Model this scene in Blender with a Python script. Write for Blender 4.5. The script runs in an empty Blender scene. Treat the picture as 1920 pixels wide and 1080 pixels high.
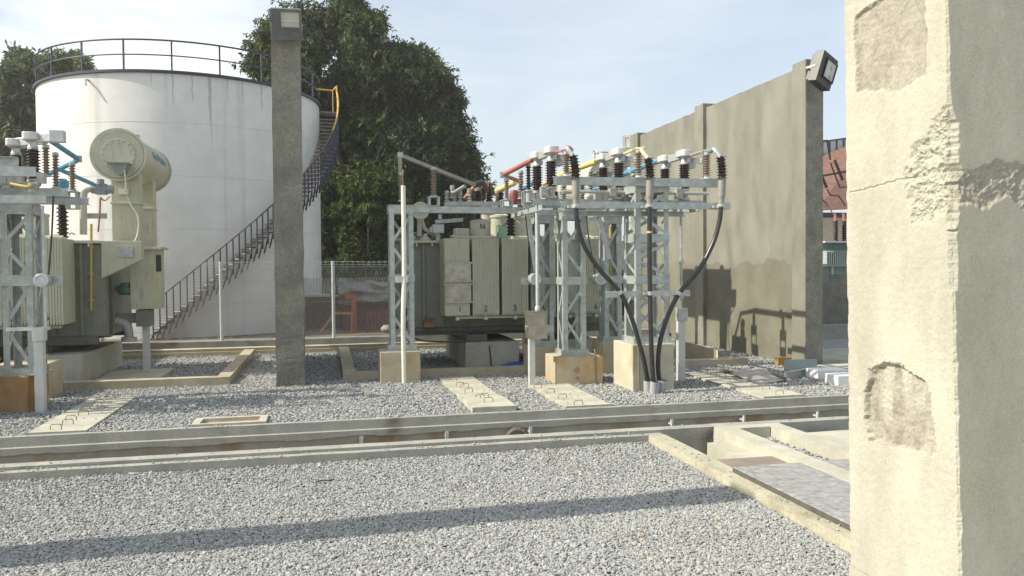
import bpy, math, random
import numpy as np
from mathutils import Vector, Matrix, noise
random.seed(7)
rng = np.random.default_rng(7)
S = bpy.context.scene
COL = S.collection
R = math.radians

# ------------------------------------------------------------------ camera
CAM_H, CAM_TH, CAM_P, CAM_R, CAM_F = 2.4, R(13.0), R(-1.53), 0.008, 1500.0
_F = Vector((math.sin(CAM_TH)*math.cos(CAM_P), math.cos(CAM_TH)*math.cos(CAM_P), math.sin(CAM_P)))
_R0 = Vector((math.cos(CAM_TH), -math.sin(CAM_TH), 0)); _U0 = _R0.cross(_F)
_Rt = _R0*math.cos(CAM_R) - _U0*math.sin(CAM_R)
_Up = _R0*math.sin(CAM_R) + _U0*math.cos(CAM_R)
CAM = Vector((0, 0, CAM_H))
cd = bpy.data.cameras.new("Camera"); cam = bpy.data.objects.new("Camera", cd); COL.objects.link(cam)
m3 = Matrix((_Rt, _Up, -_F)).transposed()
cam.matrix_world = Matrix.Translation(CAM) @ m3.to_4x4()
cd.sensor_width = 36; cd.lens = 36*CAM_F/1920; cd.clip_start = 0.05; cd.clip_end = 3000
S.camera = cam

# survey helpers: measured sight lines of the photograph -> points of the yard (X right along the trench, Y away, Z up)
def ray(px, py): return _F + _Rt*((px-960)/CAM_F) - _Up*((py-540)/CAM_F)
def at(px, py, Y):
    d = ray(px, py); return CAM + d*(Y/d.y)
def on(px, py, X):
    d = ray(px, py); return CAM + d*(X/d.x)
def gnd(px, py, z=0.0):
    d = ray(px, py); return CAM + d*((z-CAM_H)/d.z)

# ------------------------------------------------------------------ sky, sun, exposure
SUN_EL = R(41.0)
sun_dir = Vector((-math.cos(SUN_EL)*0.995, -math.cos(SUN_EL)*0.028, math.sin(SUN_EL))).normalized()   # towards the sun
W = bpy.data.worlds.new("World"); S.world = W; W.use_nodes = True
nt = W.node_tree; nt.nodes.clear()
def wn(t, **k):
    n = nt.nodes.new(t)
    for a, b in k.items(): setattr(n, a, b)
    return n
sky = wn('ShaderNodeTexSky', sky_type='NISHITA', sun_disc=False, sun_elevation=SUN_EL, air_density=1.0, dust_density=2.4, ozone_density=1.6)
sky.sun_rotation = math.atan2(sun_dir.x, sun_dir.y)
bg = wn('ShaderNodeBackground'); bg.inputs[1].default_value = 0.135
out = wn('ShaderNodeOutputWorld')
tc = wn('ShaderNodeTexCoord'); mp = wn('ShaderNodeMapping'); mp.inputs['Scale'].default_value = (1.0, 1.0, 3.2)
n1 = wn('ShaderNodeTexNoise'); n1.inputs['Scale'].default_value = 2.1; n1.inputs['Detail'].default_value = 9; n1.inputs['Roughness'].default_value = .56; n1.inputs['Distortion'].default_value = .5
r1 = wn('ShaderNodeValToRGB'); r1.color_ramp.elements[0].position = .44; r1.color_ramp.elements[1].position = .74
nt.links.new(tc.outputs['Generated'], mp.inputs[0]); nt.links.new(mp.outputs[0], n1.inputs[0]); nt.links.new(n1.outputs['Fac'], r1.inputs[0])
# more cloud towards the sun side (the left of the view)
dp = wn('ShaderNodeVectorMath', operation='DOT_PRODUCT'); nrm = wn('ShaderNodeVectorMath', operation='NORMALIZE')
nt.links.new(tc.outputs['Generated'], nrm.inputs[0]); nt.links.new(nrm.outputs[0], dp.inputs[0]); dp.inputs[1].default_value = (-.55, .80, .25)
mr = wn('ShaderNodeMapRange'); mr.inputs['From Min'].default_value = .72; mr.inputs['From Max'].default_value = .99; mr.inputs['To Min'].default_value = .34; mr.inputs['To Max'].default_value = 1.5
nt.links.new(dp.outputs['Value'], mr.inputs['Value'])
mu = wn('ShaderNodeMath', operation='MULTIPLY'); nt.links.new(r1.outputs[0], mu.inputs[0]); nt.links.new(mr.outputs[0], mu.inputs[1])
mu2 = wn('ShaderNodeMath', operation='MULTIPLY_ADD'); nt.links.new(mu.outputs[0], mu2.inputs[0]); mu2.inputs[1].default_value = .62; mu2.inputs[2].default_value = .36
hz = wn('ShaderNodeMixRGB'); hz.inputs[2].default_value = (6.9, 7.1, 7.0, 1)
nt.links.new(mu2.outputs[0], hz.inputs[0]); nt.links.new(sky.outputs[0], hz.inputs[1])
nt.links.new(hz.outputs[0], bg.inputs[0]); nt.links.new(bg.outputs[0], out.inputs[0])
sl = bpy.data.lights.new("Sun", 'SUN'); sl.energy = 4.6; sl.angle = R(0.55); sl.color = (1.0, .935, .79)
so = bpy.data.objects.new("Sun", sl); COL.objects.link(so); so.location = (-20, 0, 30)
so.rotation_euler = sun_dir.to_track_quat('Z', 'Y').to_euler()
S.view_settings.view_transform = 'Standard'; S.view_settings.look = 'None'; S.view_settings.gamma = 1.0
S.view_settings.exposure = 0.40
S.render.engine = 'CYCLES'
S.cycles.max_bounces = 6; S.cycles.diffuse_bounces = 3; S.cycles.glossy_bounces = 3; S.cycles.transmission_bounces = 4; S.cycles.transparent_max_bounces = 8

# ------------------------------------------------------------------ materials
MATS = {}
def pm(name, c1, c2=None, scale=4.0, rough=.7, metal=0.0, bump=.0, bscale=60.0, stretch=None, spec=None, lo=.35, hi=.65, fine=0.0, fscale=90., dirt=None):
    if name in MATS: return MATS[name]
    m = bpy.data.materials.new(name); m.use_nodes = True; t = m.node_tree; N = t.nodes; L = t.links
    b = N['Principled BSDF']; b.inputs['Roughness'].default_value = rough; b.inputs['Metallic'].default_value = metal
    if spec is not None: b.inputs['Specular IOR Level'].default_value = spec
    tc = N.new('ShaderNodeTexCoord'); src = tc.outputs['Object']
    if stretch:
        mp = N.new('ShaderNodeMapping'); mp.inputs['Scale'].default_value = stretch; L.new(src, mp.inputs[0]); s2 = mp.outputs[0]
    else: s2 = src
    col = None
    if c2 is not None:
        n = N.new('ShaderNodeTexNoise'); n.inputs['Scale'].default_value = scale; n.inputs['Detail'].default_value = 7; n.inputs['Roughness'].default_value = .62
        L.new(s2, n.inputs[0])
        r = N.new('ShaderNodeValToRGB'); r.color_ramp.elements[0].position = lo; r.color_ramp.elements[1].position = hi
        r.color_ramp.elements[0].color = (*c1, 1); r.color_ramp.elements[1].color = (*c2, 1); L.new(n.outputs['Fac'], r.inputs[0]); col = r.outputs[0]
    else:
        rgb = N.new('ShaderNodeRGB'); rgb.outputs[0].default_value = (*c1, 1); col = rgb.outputs[0]
    if dirt:                       # (colour, scale, lo, hi, stretch)  stains with a shape of their own
        dc, ds, dl, dh, dst = dirt
        mp = N.new('ShaderNodeMapping'); mp.inputs['Scale'].default_value = dst; L.new(src, mp.inputs[0])
        n = N.new('ShaderNodeTexNoise'); n.inputs['Scale'].default_value = ds; n.inputs['Detail'].default_value = 6; L.new(mp.outputs[0], n.inputs[0])
        r = N.new('ShaderNodeMapRange'); r.inputs['From Min'].default_value = dl; r.inputs['From Max'].default_value = dh; L.new(n.outputs['Fac'], r.inputs['Value'])
        mx = N.new('ShaderNodeMixRGB'); mx.inputs[2].default_value = (*dc, 1); L.new(r.outputs[0], mx.inputs[0]); L.new(col, mx.inputs[1]); col = mx.outputs[0]
    if fine:
        n = N.new('ShaderNodeTexNoise'); n.inputs['Scale'].default_value = fscale; n.inputs['Detail'].default_value = 4; L.new(src, n.inputs[0])
        r = N.new('ShaderNodeMapRange'); r.inputs['From Min'].default_value = .3; r.inputs['From Max'].default_value = .7
        r.inputs['To Min'].default_value = 1-fine; r.inputs['To Max'].default_value = 1+fine; L.new(n.outputs['Fac'], r.inputs['Value'])
        mx = N.new('ShaderNodeMixRGB'); mx.blend_type = 'MULTIPLY'; mx.inputs[0].default_value = 1; L.new(col, mx.inputs[1]); L.new(r.outputs[0], mx.inputs[2]); col = mx.outputs[0]
    L.new(col, b.inputs['Base Color'])
    if bump:
        n = N.new('ShaderNodeTexNoise'); n.inputs['Scale'].default_value = bscale; n.inputs['Detail'].default_value = 6; L.new(src, n.inputs[0])
        bp = N.new('ShaderNodeBump'); bp.inputs['Strength'].default_value = bump; bp.inputs['Distance'].default_value = .02
        L.new(n.outputs['Fac'], bp.inputs['Height']); L.new(bp.outputs[0], b.inputs['Normal'])
    MATS[name] = m
    return m
galv = pm('galvanised_steel', (.35,.385,.37), (.50,.53,.50), 9, .48, .35, .04, 40, fine=.10, fscale=50)
galv2 = pm('bright_galvanised', (.52,.55,.55), (.66,.68,.68), 12, .42, .3, .03, 40, fine=.08)
alum = pm('cast_aluminium', (.42,.42,.40), (.54,.54,.52), 14, .38, .4, .03, 60)
paint = pm('transformer_paint', (.46,.46,.35), (.51,.51,.39), 2.5, .42, 0, .015, 12, fine=.04, fscale=20, dirt=((.33,.33,.26), 3, .55, .8, (5,5,.7)))
paint_l = pm('cream_paint', (.52,.51,.40), (.57,.56,.45), 4, .42, 0, .02, 20)
paint_d = pm('dark_tank_paint', (.17,.18,.145), (.22,.23,.18), 3, .5, 0, .02, 14)
porc = pm('brown_porcelain', (.026,.014,.012), (.045,.022,.018), 8, .2)
porc_l = pm('weathered_porcelain', (.20,.155,.115), (.30,.24,.18), 20, .35)
conc = pm('pale_concrete', (.36,.35,.28), (.48,.465,.38), 2.2, .92, 0, .30, 45, fine=.10, fscale=60)
conc_k = pm('kerb_concrete', (.27,.27,.24), (.37,.365,.315), 1.6, .92, 0, .30, 40, fine=.10, fscale=50, dirt=((.17,.165,.14), 1.6, .56, .74, (1,1,1.6)))
conc_t = pm('trench_wall_concrete', (.24,.24,.21), (.32,.31,.26), 2.2, .92, 0, .3, 40, fine=.1, dirt=((.23,.165,.095), 1.3, .47, .66, (1.4,1,.55)))
conc_p = pm('plinth_concrete', (.40,.35,.235), (.50,.45,.32), 2.4, .9, 0, .25, 50, fine=.10, dirt=((.40,.27,.13), 2.0, .50, .78, (1.4,1.4,.9)))
conc_y = pm('pit_kerb_concrete', (.34,.30,.21), (.46,.41,.30), 2.2, .92, 0, .25, 40, fine=.12)
render_d = pm('dark_render_and_shade', (.165,.16,.13), (.235,.23,.185), 3.0, .85, 0, .8, 60, fine=.24, fscale=34, dirt=((.125,.12,.095), 1.6, .52, .7, (1,1,.7)))  # real render colour; also laid on the fire wall end as painted shade
rust = pm('rusty_steel', (.16,.085,.05), (.28,.20,.14), 12, .8, .2, .1, 60)
rebar = pm('rebar_steel', (.20,.16,.12), (.30,.26,.20), 30, .7, .4)
black = pm('black_cable', (.020,.020,.021), (.038,.038,.038), 12, .30)
navy = pm('dark_blue_paint', (.028,.032,.055), (.045,.05,.075), 9, .5)
darkm = pm('black_painted_metal', (.018,.019,.022), (.03,.03,.034), 9, .4)
whitep = pm('white_pipe', (.68,.66,.58), (.76,.74,.66), 6, .4)
whitepost = pm('white_painted_steel', (.50,.50,.485), (.60,.60,.58), 6, .45)
stainless = pm('stainless_steel', (.30,.28,.23), (.46,.43,.36), 6, .30, .75, .02, 15)
redp = pm('red_bus_sleeve', (.34,.11,.085), (.42,.17,.13), 9, .45)
yelp = pm('yellow_bus_sleeve', (.62,.48,.15), (.68,.55,.22), 9, .45)
blup = pm('blue_bus_sleeve', (.07,.27,.42), (.11,.33,.48), 9, .45)
grn = pm('green_paint', (.05,.13,.10), (.07,.17,.13), 9, .4)
brownbus = pm('aged_bus_bar', (.27,.25,.19), (.36,.34,.27), 9, .5, .2)
yelpipe = pm('yellow_pipe', (.42,.33,.07), (.50,.40,.11), 9, .45)
ink = pm('black_ink', (.02,.025,.03), None, rough=.6)
inkb = pm('blue_ink', (.045,.10,.17), None, rough=.6)
tarp = pm('blue_tarpaulin', (.02,.09,.30), (.03,.14,.42), 7, .5, 0, .2, 12)
soil = pm('bare_soil', (.10,.075,.05), (.19,.15,.10), .6, .95, 0, .3, 10, fine=.2, fscale=12)
rope = pm('ochre_fibre', (.30,.15,.035), (.42,.23,.06), 14, .8, 0, .3, 60)
plast = pm('white_plaster_block', (.70,.70,.68), (.78,.78,.76), 6, .7)

# ------------------------------------------------------------------ mesh building
ORG = {}
class MB:
    def __init__(s): s.v = []; s.f = []; s.sm = []
    def add(s, vs, fs, smooth=False):
        o = len(s.v); s.v += [Vector(p) for p in vs]; s.f += [[i+o for i in f] for f in fs]; s.sm += [smooth]*len(fs); return s
    def box(s, a, b):
        (x0,y0,z0),(x1,y1,z1) = a, b
        if x0 > x1: x0,x1 = x1,x0
        if y0 > y1: y0,y1 = y1,y0
        if z0 > z1: z0,z1 = z1,z0
        return s.add([(x0,y0,z0),(x1,y0,z0),(x1,y1,z0),(x0,y1,z0),(x0,y0,z1),(x1,y0,z1),(x1,y1,z1),(x0,y1,z1)],
              [(0,3,2,1),(4,5,6,7),(0,1,5,4),(1,2,6,5),(2,3,7,6),(3,0,4,7)])
    def obox(s, c, sx, sy, sz, M):
        vs = [Vector(c) + M @ Vector((x*sx/2, y*sy/2, z*sz/2)) for z in (-1,1) for x, y in ((-1,-1),(1,-1),(1,1),(-1,1))]
        return s.add(vs, [(0,3,2,1),(4,5,6,7),(0,1,5,4),(1,2,6,5),(2,3,7,6),(3,0,4,7)])
    def bar(s, p, q, w, h, up=(0,0,1)):          # rectangular bar: w across, h along up
        p, q = Vector(p), Vector(q); d = (q-p).normalized(); u = Vector(up)
        sd = d.cross(u)
        if sd.length < 1e-4: sd = d.cross(Vector((0,1,0)))
        sd.normalize(); u = sd.cross(d)
        vs = [e + sd*(a*w/2) + u*(b*h/2) for e in (p, q) for a, b in ((-1,-1),(1,-1),(1,1),(-1,1))]
        return s.add(vs, [(3,2,1,0),(4,5,6,7),(0,1,5,4),(1,2,6,5),(2,3,7,6),(3,0,4,7)])
    def channel(s, p, q, h, w, t=.012, up=(0,0,1), side=1):   # C section: web plus two flanges
        p, q = Vector(p), Vector(q); d = (q-p).normalized(); u = Vector(up); sd = d.cross(u).normalized()*side
        s.bar(p, q, t, h, up)
        s.bar(p + sd*(w/2+t/2) + u*(h/2-t/2), q + sd*(w/2+t/2) + u*(h/2-t/2), w, t, up)
        s.bar(p + sd*(w/2+t/2) - u*(h/2-t/2), q + sd*(w/2+t/2) - u*(h/2-t/2), w, t, up); return s
    def tube(s, pts, r, n=8, cap=True):
        P = [Vector(p) for p in pts]; rr = r if isinstance(r, (list, tuple)) else [r]*len(P)
        rings = []; ref = None
        for i, p in enumerate(P):
            d = (P[min(i+1, len(P)-1)] - P[max(i-1, 0)]).normalized()
            if ref is None: ref = Vector((0,0,1)) if abs(d.z) < .9 else Vector((0,1,0))
            a = d.cross(ref)
            if a.length < 1e-5: a = d.cross(Vector((1,0,0)))
            a.normalize(); b = d.cross(a).normalized(); ref = a.cross(d)
            rings.append([p + (a*math.cos(2*math.pi*k/n) + b*math.sin(2*math.pi*k/n))*rr[i] for k in range(n)])
        vs = [v for g in rings for v in g]; fs = []
        for i in range(len(P)-1):
            for k in range(n): fs.append((i*n+k, i*n+(k+1)%n, (i+1)*n+(k+1)%n, (i+1)*n+k))
        s.add(vs, fs, True)
        if cap: s.add(rings[0], [list(range(n))[::-1]]); s.add(rings[-1], [list(range(n))])
        return s
    def cyl(s, p, q, r, r2=None, n=16): return s.tube([p, q], [r, r if r2 is None else r2], n)
    def lathe(s, prof, o, axis=(0,0,1), n=16, smooth=True):
        o = Vector(o); ax = Vector(axis).normalized(); a = ax.cross(Vector((0,1,0)))
        if a.length < .1: a = ax.cross(Vector((1,0,0)))
        a.normalize(); b = ax.cross(a)
        vs = [o + ax*z + (a*math.cos(2*math.pi*k/n) + b*math.sin(2*math.pi*k/n))*max(r, 1e-4) for r, z in prof for k in range(n)]
        fs = [(i*n+k, i*n+(k+1)%n, (i+1)*n+(k+1)%n, (i+1)*n+k) for i in range(len(prof)-1) for k in range(n)]
        s.add(vs, fs, smooth); return s
    def prism(s, poly, ext):
        P = [Vector(p) for p in poly]; E = Vector(ext); n = len(P)
        return s.add(P + [p+E for p in P], [list(range(n)), [n+i for i in range(n)][::-1]] + [(i, i+n, (i+1)%n+n, (i+1)%n) for i in range(n)])
    def text(s, body, size, o, ex, ey):
        c = bpy.data.curves.new('t', 'FONT'); c.body = body; c.size = size; c.align_x = 'CENTER'; c.align_y = 'CENTER'; c.extrude = .004
        ob = bpy.data.objects.new('t', c); me = bpy.data.meshes.new_from_object(ob)
        ex, ey = Vector(ex).normalized(), Vector(ey).normalized(); ez = ex.cross(ey)
        s.add([Vector(o) + ex*v.co.x + ey*v.co.y + ez*v.co.z for v in me.vertices], [list(p.vertices) for p in me.polygons])
        bpy.data.objects.remove(ob); bpy.data.curves.remove(c); bpy.data.meshes.remove(me); return s
    def build(s, name, m, parent=None, loc=None, bevel=0, fix=True):
        if parent is not None: o = ORG[parent]
        elif loc is not None: o = Vector(loc)
        else:
            xs = [v.x for v in s.v]; ys = [v.y for v in s.v]
            o = Vector(((min(xs)+max(xs))/2, (min(ys)+max(ys))/2, min(v.z for v in s.v)))
        me = bpy.data.meshes.new(name); me.from_pydata([tuple(v-o) for v in s.v], [], s.f)
        me.polygons.foreach_set('use_smooth', s.sm); me.materials.append(m)
        if fix:
            import bmesh
            bm = bmesh.new(); bm.from_mesh(me); bmesh.ops.recalc_face_normals(bm, faces=bm.faces); bm.to_mesh(me); bm.free()
        me.update()
        if any(s.sm): me.set_sharp_from_angle(angle=R(38))
        ob = bpy.data.objects.new(name, me); COL.objects.link(ob)
        if parent is not None: ob.parent = parent
        else: ob.location = o
        ORG[ob] = o
        if bevel:
            md = ob.modifiers.new('bevel', 'BEVEL'); md.width = bevel; md.segments = 2; md.limit_method = 'ANGLE'
        return ob
def fastmesh(name, verts, faces, m, attr=None, smooth=False, k=3):
    me = bpy.data.meshes.new(name); nf = len(faces)
    me.vertices.add(len(verts)); me.vertices.foreach_set('co', np.asarray(verts, np.float32).ravel())
    me.loops.add(nf*k); me.loops.foreach_set('vertex_index', np.asarray(faces, np.int32).ravel())
    me.polygons.add(nf); me.polygons.foreach_set('loop_start', np.arange(0, nf*k, k, dtype=np.int32)); me.polygons.foreach_set('loop_total', np.full(nf, k, np.int32))
    me.polygons.foreach_set('use_smooth', np.full(nf, smooth))
    me.update(calc_edges=True)
    if attr is not None:
        for an, av in attr.items():
            a = me.attributes.new(an, 'FLOAT', 'POINT'); a.data.foreach_set('value', np.asarray(av, np.float32))
    me.materials.append(m); ob = bpy.data.objects.new(name, me); COL.objects.link(ob); ORG[ob] = Vector((0,0,0)); return ob
def tag(o, label, cat, group=None, kind=None):
    if label: o['label'] = label
    if cat: o['category'] = cat
    if group: o['group'] = group
    o['kind'] = kind or o.get('kind') or 'thing'
    return o
def struct(o): o['kind'] = 'structure'; return o
def thing(name, label, cat, loc, group=None):
    o = bpy.data.objects.new(name, None); COL.objects.link(o); o.location = loc; o.empty_display_size = .2
    ORG[o] = Vector(loc); return tag(o, label, cat, group)
def dup(root, off, label, group=None):
    def cp(o, par):
        c = o.copy(); COL.objects.link(c)
        if par is not None: c.parent = par
        for ch in [x for x in ALLKIDS.get(o, [])]: cp(ch, c)
        return c
    global ALLKIDS
    ALLKIDS = {}
    for x in COL.objects:
        if x.parent: ALLKIDS.setdefault(x.parent, []).append(x)
    c = cp(root, None); c.location = Vector(root.location) + Vector(off); c['label'] = label
    if group: c['group'] = group
    return c
def smooth_path(pts, n=6):
    P = [Vector(p) for p in pts]; P = [P[0]*2-P[1]] + P + [P[-1]*2-P[-2]]; o = []
    for i in range(1, len(P)-2):
        for k in range(n):
            t = k/n; a, b, c, d = P[i-1], P[i], P[i+1], P[i+2]
            o.append(.5*((2*b) + (c-a)*t + (2*a-5*b+4*c-d)*t*t + (3*b-a-3*c+d)*t**3))
    o.append(P[-2]); return o
def loft_x(mb, prof, x0, x1, step=.12, amp=.006):
    amp *= .55
    """long cast-concrete strip along X with slightly uneven faces; prof = closed list of (y,z)"""
    n = max(2, int((x1-x0)/step)); k = len(prof); vs = []; fs = []
    for i in range(n+1):
        x = x0 + (x1-x0)*i/n
        for j, (y, z) in enumerate(prof):
            q = Vector((x*1.3, y*3+j*.37, z*3))
            vs.append((x, y + amp*noise.noise(q*1.7) + amp*.7*noise.noise(q*6), z + amp*noise.noise(q*1.9+Vector((5,3,1))) + amp*.6*noise.noise(q*7)))
    for i in range(n):
        for j in range(k): fs.append((i*k+j, i*k+(j+1)%k, (i+1)*k+(j+1)%k, (i+1)*k+j))
    fs += [list(range(k)), [n*k+j for j in range(k)][::-1]]
    mb.add(vs, fs); return mb
def loft_y(mb, prof, y0, y1, step=.12, amp=.006):
    t = MB(); loft_x(t, prof, y0, y1, step, amp)
    mb.add([(v.y, v.x, v.z) for v in t.v], t.f); return mb
# ================================================================== GROUND
def sheet(name, rects, z, m):
    b = MB()
    for x0, x1, y0, y1 in rects: b.add([(x0,y0,z),(x1,y0,z),(x1,y1,z),(x0,y1,z)], [(0,1,2,3)])
    return struct(b.build(name, m, loc=(0,0,0), fix=False))
gravel_base = pm('gravel_base', (.25,.255,.245), (.35,.355,.34), 38, .95, 0, .9, 45, fine=.25, fscale=70)
sheet('gravel_bed', [(-60,4.2,-20,10.11),(7.6,60,-20,10.1),(-60,60,12.84,24.6),(5.4,5.95,3,10)], -.022, gravel_base)
sheet('bare_ground', [(-400,400,24.7,900),(-400,-60,-60,24.7),(60,400,-60,24.7)], -.03, soil)
sheet('trench_floor', [(-60,60,10.3,12.75),(4.3,7.7,-3,10.3)], -.66, conc_t)

b = MB(); loft_x(b, [(12.84,.012),(12.73,.012),(12.725,-.131),(12.84,-.131)], -45, 45)
struct(b.build('trench_kerb', conc_k))
b = MB(); loft_x(b, [(12.84,-.134),(12.66,-.134),(12.66,-.64),(12.84,-.64)], -45, 45)
struct(b.build('trench_far_wall', conc_t))
b = MB()                                                            # unplastered lower face of the far wall
n = 360
for i in range(n):
    xa, xb = -14+28*i/n, -14+28*(i+1)/n
    za = -.225+.035*noise.noise(Vector((xa*1.3,0,0)))+.018*noise.noise(Vector((xa*7,3,0))); zb = -.225+.035*noise.noise(Vector((xb*1.3,0,0)))+.018*noise.noise(Vector((xb*7,3,0)))
    b.add([(xa,12.628,-.133),(xb,12.628,-.133),(xb,12.628,zb),(xa,12.628,za),(xb,12.664,zb-.004),(xa,12.664,za-.004),(xa,12.724,-.1315),(xb,12.724,-.1315)], [(0,3,2,1),(3,5,4,2),(0,1,7,6)])
struct(b.build('trench_plaster', conc_k, fix=False))
b = MB(); loft_x(b, [(10.44,.135),(10.245,.135),(10.235,-.64),(10.44,-.64)], -45, 45); struct(b.build('trench_near_wall', conc_k))
b = MB(); loft_x(b, [(10.233,.098),(10.105,.098),(10.10,-.1),(10.233,-.1)], -45, 4.44, .1, .007); struct(b.build('gravel_kerb', conc_k))
conc_b = pm('cream_kerb', (.34,.32,.235), (.46,.435,.33), 2.2, .92, 0, .28, 45, fine=.14, fscale=30, dirt=((.26,.235,.16), 2.4, .54, .76, (1,1,1.5)))
b = MB(); loft_y(b, [(4.45,.10),(4.22,.10),(4.20,-.12),(4.2,-.64),(4.45,-.64)], -2.5, 10.10, .1, .007); struct(b.build('branch_trench_kerb', conc_b))
b = MB(); loft_y(b, [(5.46,.165),(5.19,.165),(5.185,.02),(5.185,-.64),(5.46,-.64)], 4.5, 10.12, .1, .006); struct(b.build('branch_trench_wall', conc))
b = MB(); loft_y(b, [(5.18,.02),(4.93,.02),(4.92,-.64),(5.18,-.64)], 4.5, 9.80, .1, .006); struct(b.build('branch_trench_ledge', conc))
b = MB(); loft_y(b, [(6.18,.165),(5.95,.165),(5.94,-.1),(6.18,-.1)], 4.5, 10.12, .1, .006); struct(b.build('bay_kerb', conc))
b = MB(); loft_x(b, [(10.12,.163),(9.92,.163),(9.915,-.1),(10.12,-.1)], 5.465, 5.935, .1, .004); struct(b.build('bay_end_kerb', conc))
b = MB(); loft_x(b, [(10.0,.03),(4,.03),(4,-.2),(10.0,-.2)], 6.19, 7.62, .1, .005); struct(b.build('concrete_apron', conc))

# cable brackets standing up in the trench
for px, py in ((678,829),(838,815),(995,801),(1260,792),(1395,787),(1533,776)):
    p = at(px, py, 12.52)
    b = MB().box((p.x-.026, p.y-.004, -.645), (p.x+.026, p.y+.004, -.20)).box((p.x-.030, p.y-.05, -.21), (p.x-.026, p.y, -.60)).box((p.x-.02,p.y+.004,-.30),(p.x+.02,p.y+.14,-.27))
    tag(b.build('cable_bracket', galv2), 'slim galvanised cable bracket standing upright inside the long trench', 'bracket', 'cable brackets in the trench')
# broken pipe opening in the far trench wall, with spilled sand
p = at(968, 806, 12.6)
root = thing('pipe_opening', 'dark arched pipe hole with pale spilled sand in the trench wall', 'pipe opening', (p.x, 12.6, -.4))
b = MB(); K = 16
arc = [(p.x+.19*math.cos(math.pi*k/K)*(1+.06*math.sin(5*k)), -.40+.20*math.sin(math.pi*k/K)*(1+.05*math.cos(3*k))) for k in range(K+1)]
inn = [(p.x+.15*math.cos(math.pi*k/K), -.40+.15*math.sin(math.pi*k/K)) for k in range(K+1)]
vs = [(x,12.59,z) for x,z in arc] + [(x,12.565,z) for x,z in inn] + [(x,12.599,z) for x,z in inn]
b.add(vs, [(k,k+1,K+2+k,K+1+k) for k in range(K)] + [(K+1+k,K+2+k,2*K+3+k,2*K+2+k) for k in range(K)] + [list(range(2*K+2,3*K+3))])
b.build('sleeve', pm('sleeve_hole_shade', (.14,.125,.10), (.20,.18,.15), 5, .9, 0, .3, 30), root)  # dark flat infill imitates the shade inside the hole
b = MB(); b.lathe([(.17,0),(.14,.05),(.08,.085),(0,.10)], (p.x-.02,12.52,-.43), n=12); b.build('sand', pm('pale_sand', (.50,.44,.31), (.58,.52,.38), 9, .95, 0, .3, 50), root)

# ------------------------------------------------------------------ crushed stone
PHI = (1+5**.5)/2
ICO = np.array([(-1,PHI,0),(1,PHI,0),(-1,-PHI,0),(1,-PHI,0),(0,-1,PHI),(0,1,PHI),(0,-1,-PHI),(0,1,-PHI),(PHI,0,-1),(PHI,0,1),(-PHI,0,-1),(-PHI,0,1)])/math.sqrt(1+PHI*PHI)
ICF = np.array([(0,11,5),(0,5,1),(0,1,7),(0,7,10),(0,10,11),(1,5,9),(5,11,4),(11,10,2),(10,7,6),(7,1,8),(3,9,4),(3,4,2),(3,2,6),(3,6,8),(3,8,9),(4,9,5),(2,4,11),(6,2,10),(8,6,7),(9,8,1)])
def stones(name, P, size, m):
    n = len(P); s = size*np.exp(rng.normal(0, .28, n))
    shp = ICO[None]*rng.uniform(.62, 1.30, (n,12,1))*np.stack([rng.uniform(.8,1.35,n), rng.uniform(.65,1.0,n), rng.uniform(.45,.8,n)], 1)[:,None,:]
    a = rng.uniform(0, 2*np.pi, n); tilt = rng.normal(0, .45, n); ca, sa, ct, st = np.cos(a), np.sin(a), np.cos(tilt), np.sin(tilt)
    x, y, z = shp[...,0], shp[...,1], shp[...,2]
    y2, z2 = y*ct[:,None]-z*st[:,None], y*st[:,None]+z*ct[:,None]
    xx, yy = x*ca[:,None]-y2*sa[:,None], x*sa[:,None]+y2*ca[:,None]
    V = np.stack([xx, yy, z2], 2)*(s[:,None,None]*.5) + P[:,None,:]
    F = (ICF[None] + (np.arange(n)*12)[:,None,None]).reshape(-1,3)
    tone = np.repeat(rng.uniform(0,1,n), 12)
    o = fastmesh(name, V.reshape(-1,3), F, m, {'tone': tone}); o['kind'] = 'stuff'; return o
m = bpy.data.materials.new('crushed_granite'); m.use_nodes = True; t = m.node_tree; bs = t.nodes['Principled BSDF']; bs.inputs['Roughness'].default_value = .85
a_ = t.nodes.new('ShaderNodeAttribute'); a_.attribute_name = 'tone'; rp = t.nodes.new('ShaderNodeValToRGB'); cr = rp.color_ramp
cr.elements[0].position = 0; cr.elements[0].color = (.22,.225,.22,1); cr.elements[1].position = 1; cr.elements[1].color = (.48,.36,.24,1)
for ps, c in ((.25,(.275,.28,.27)),(.6,(.33,.335,.32)),(.93,(.375,.378,.36)),(.984,(.43,.43,.405)),(.99,(.37,.32,.27))):
    e = cr.elements.new(ps); e.color = (*c, 1)
tcn = t.nodes.new('ShaderNodeTexCoord'); nn = t.nodes.new('ShaderNodeTexNoise'); nn.inputs['Scale'].default_value = 120; nn.inputs['Detail'].default_value = 3
mrn = t.nodes.new('ShaderNodeMapRange'); mrn.inputs['To Min'].default_value = .82; mrn.inputs['To Max'].default_value = 1.18
mm = t.nodes.new('ShaderNodeMixRGB'); mm.blend_type = 'MULTIPLY'; mm.inputs[0].default_value = 1
t.links.new(a_.outputs['Fac'], rp.inputs[0]); t.links.new(tcn.outputs['Object'], nn.inputs[0]); t.links.new(nn.outputs['Fac'], mrn.inputs['Value'])
t.links.new(rp.outputs[0], mm.inputs[1]); t.links.new(mrn.outputs[0], mm.inputs[2]); t.links.new(mm.outputs[0], bs.inputs['Base Color'])
granite = m
def undul(x, y, a):
    return a*(np.sin(x*1.9+y*.7)+np.sin(y*2.3-x*.8+1)+np.sin(x*4.1+2)*np.sin(y*3.7))/2.2
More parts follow.
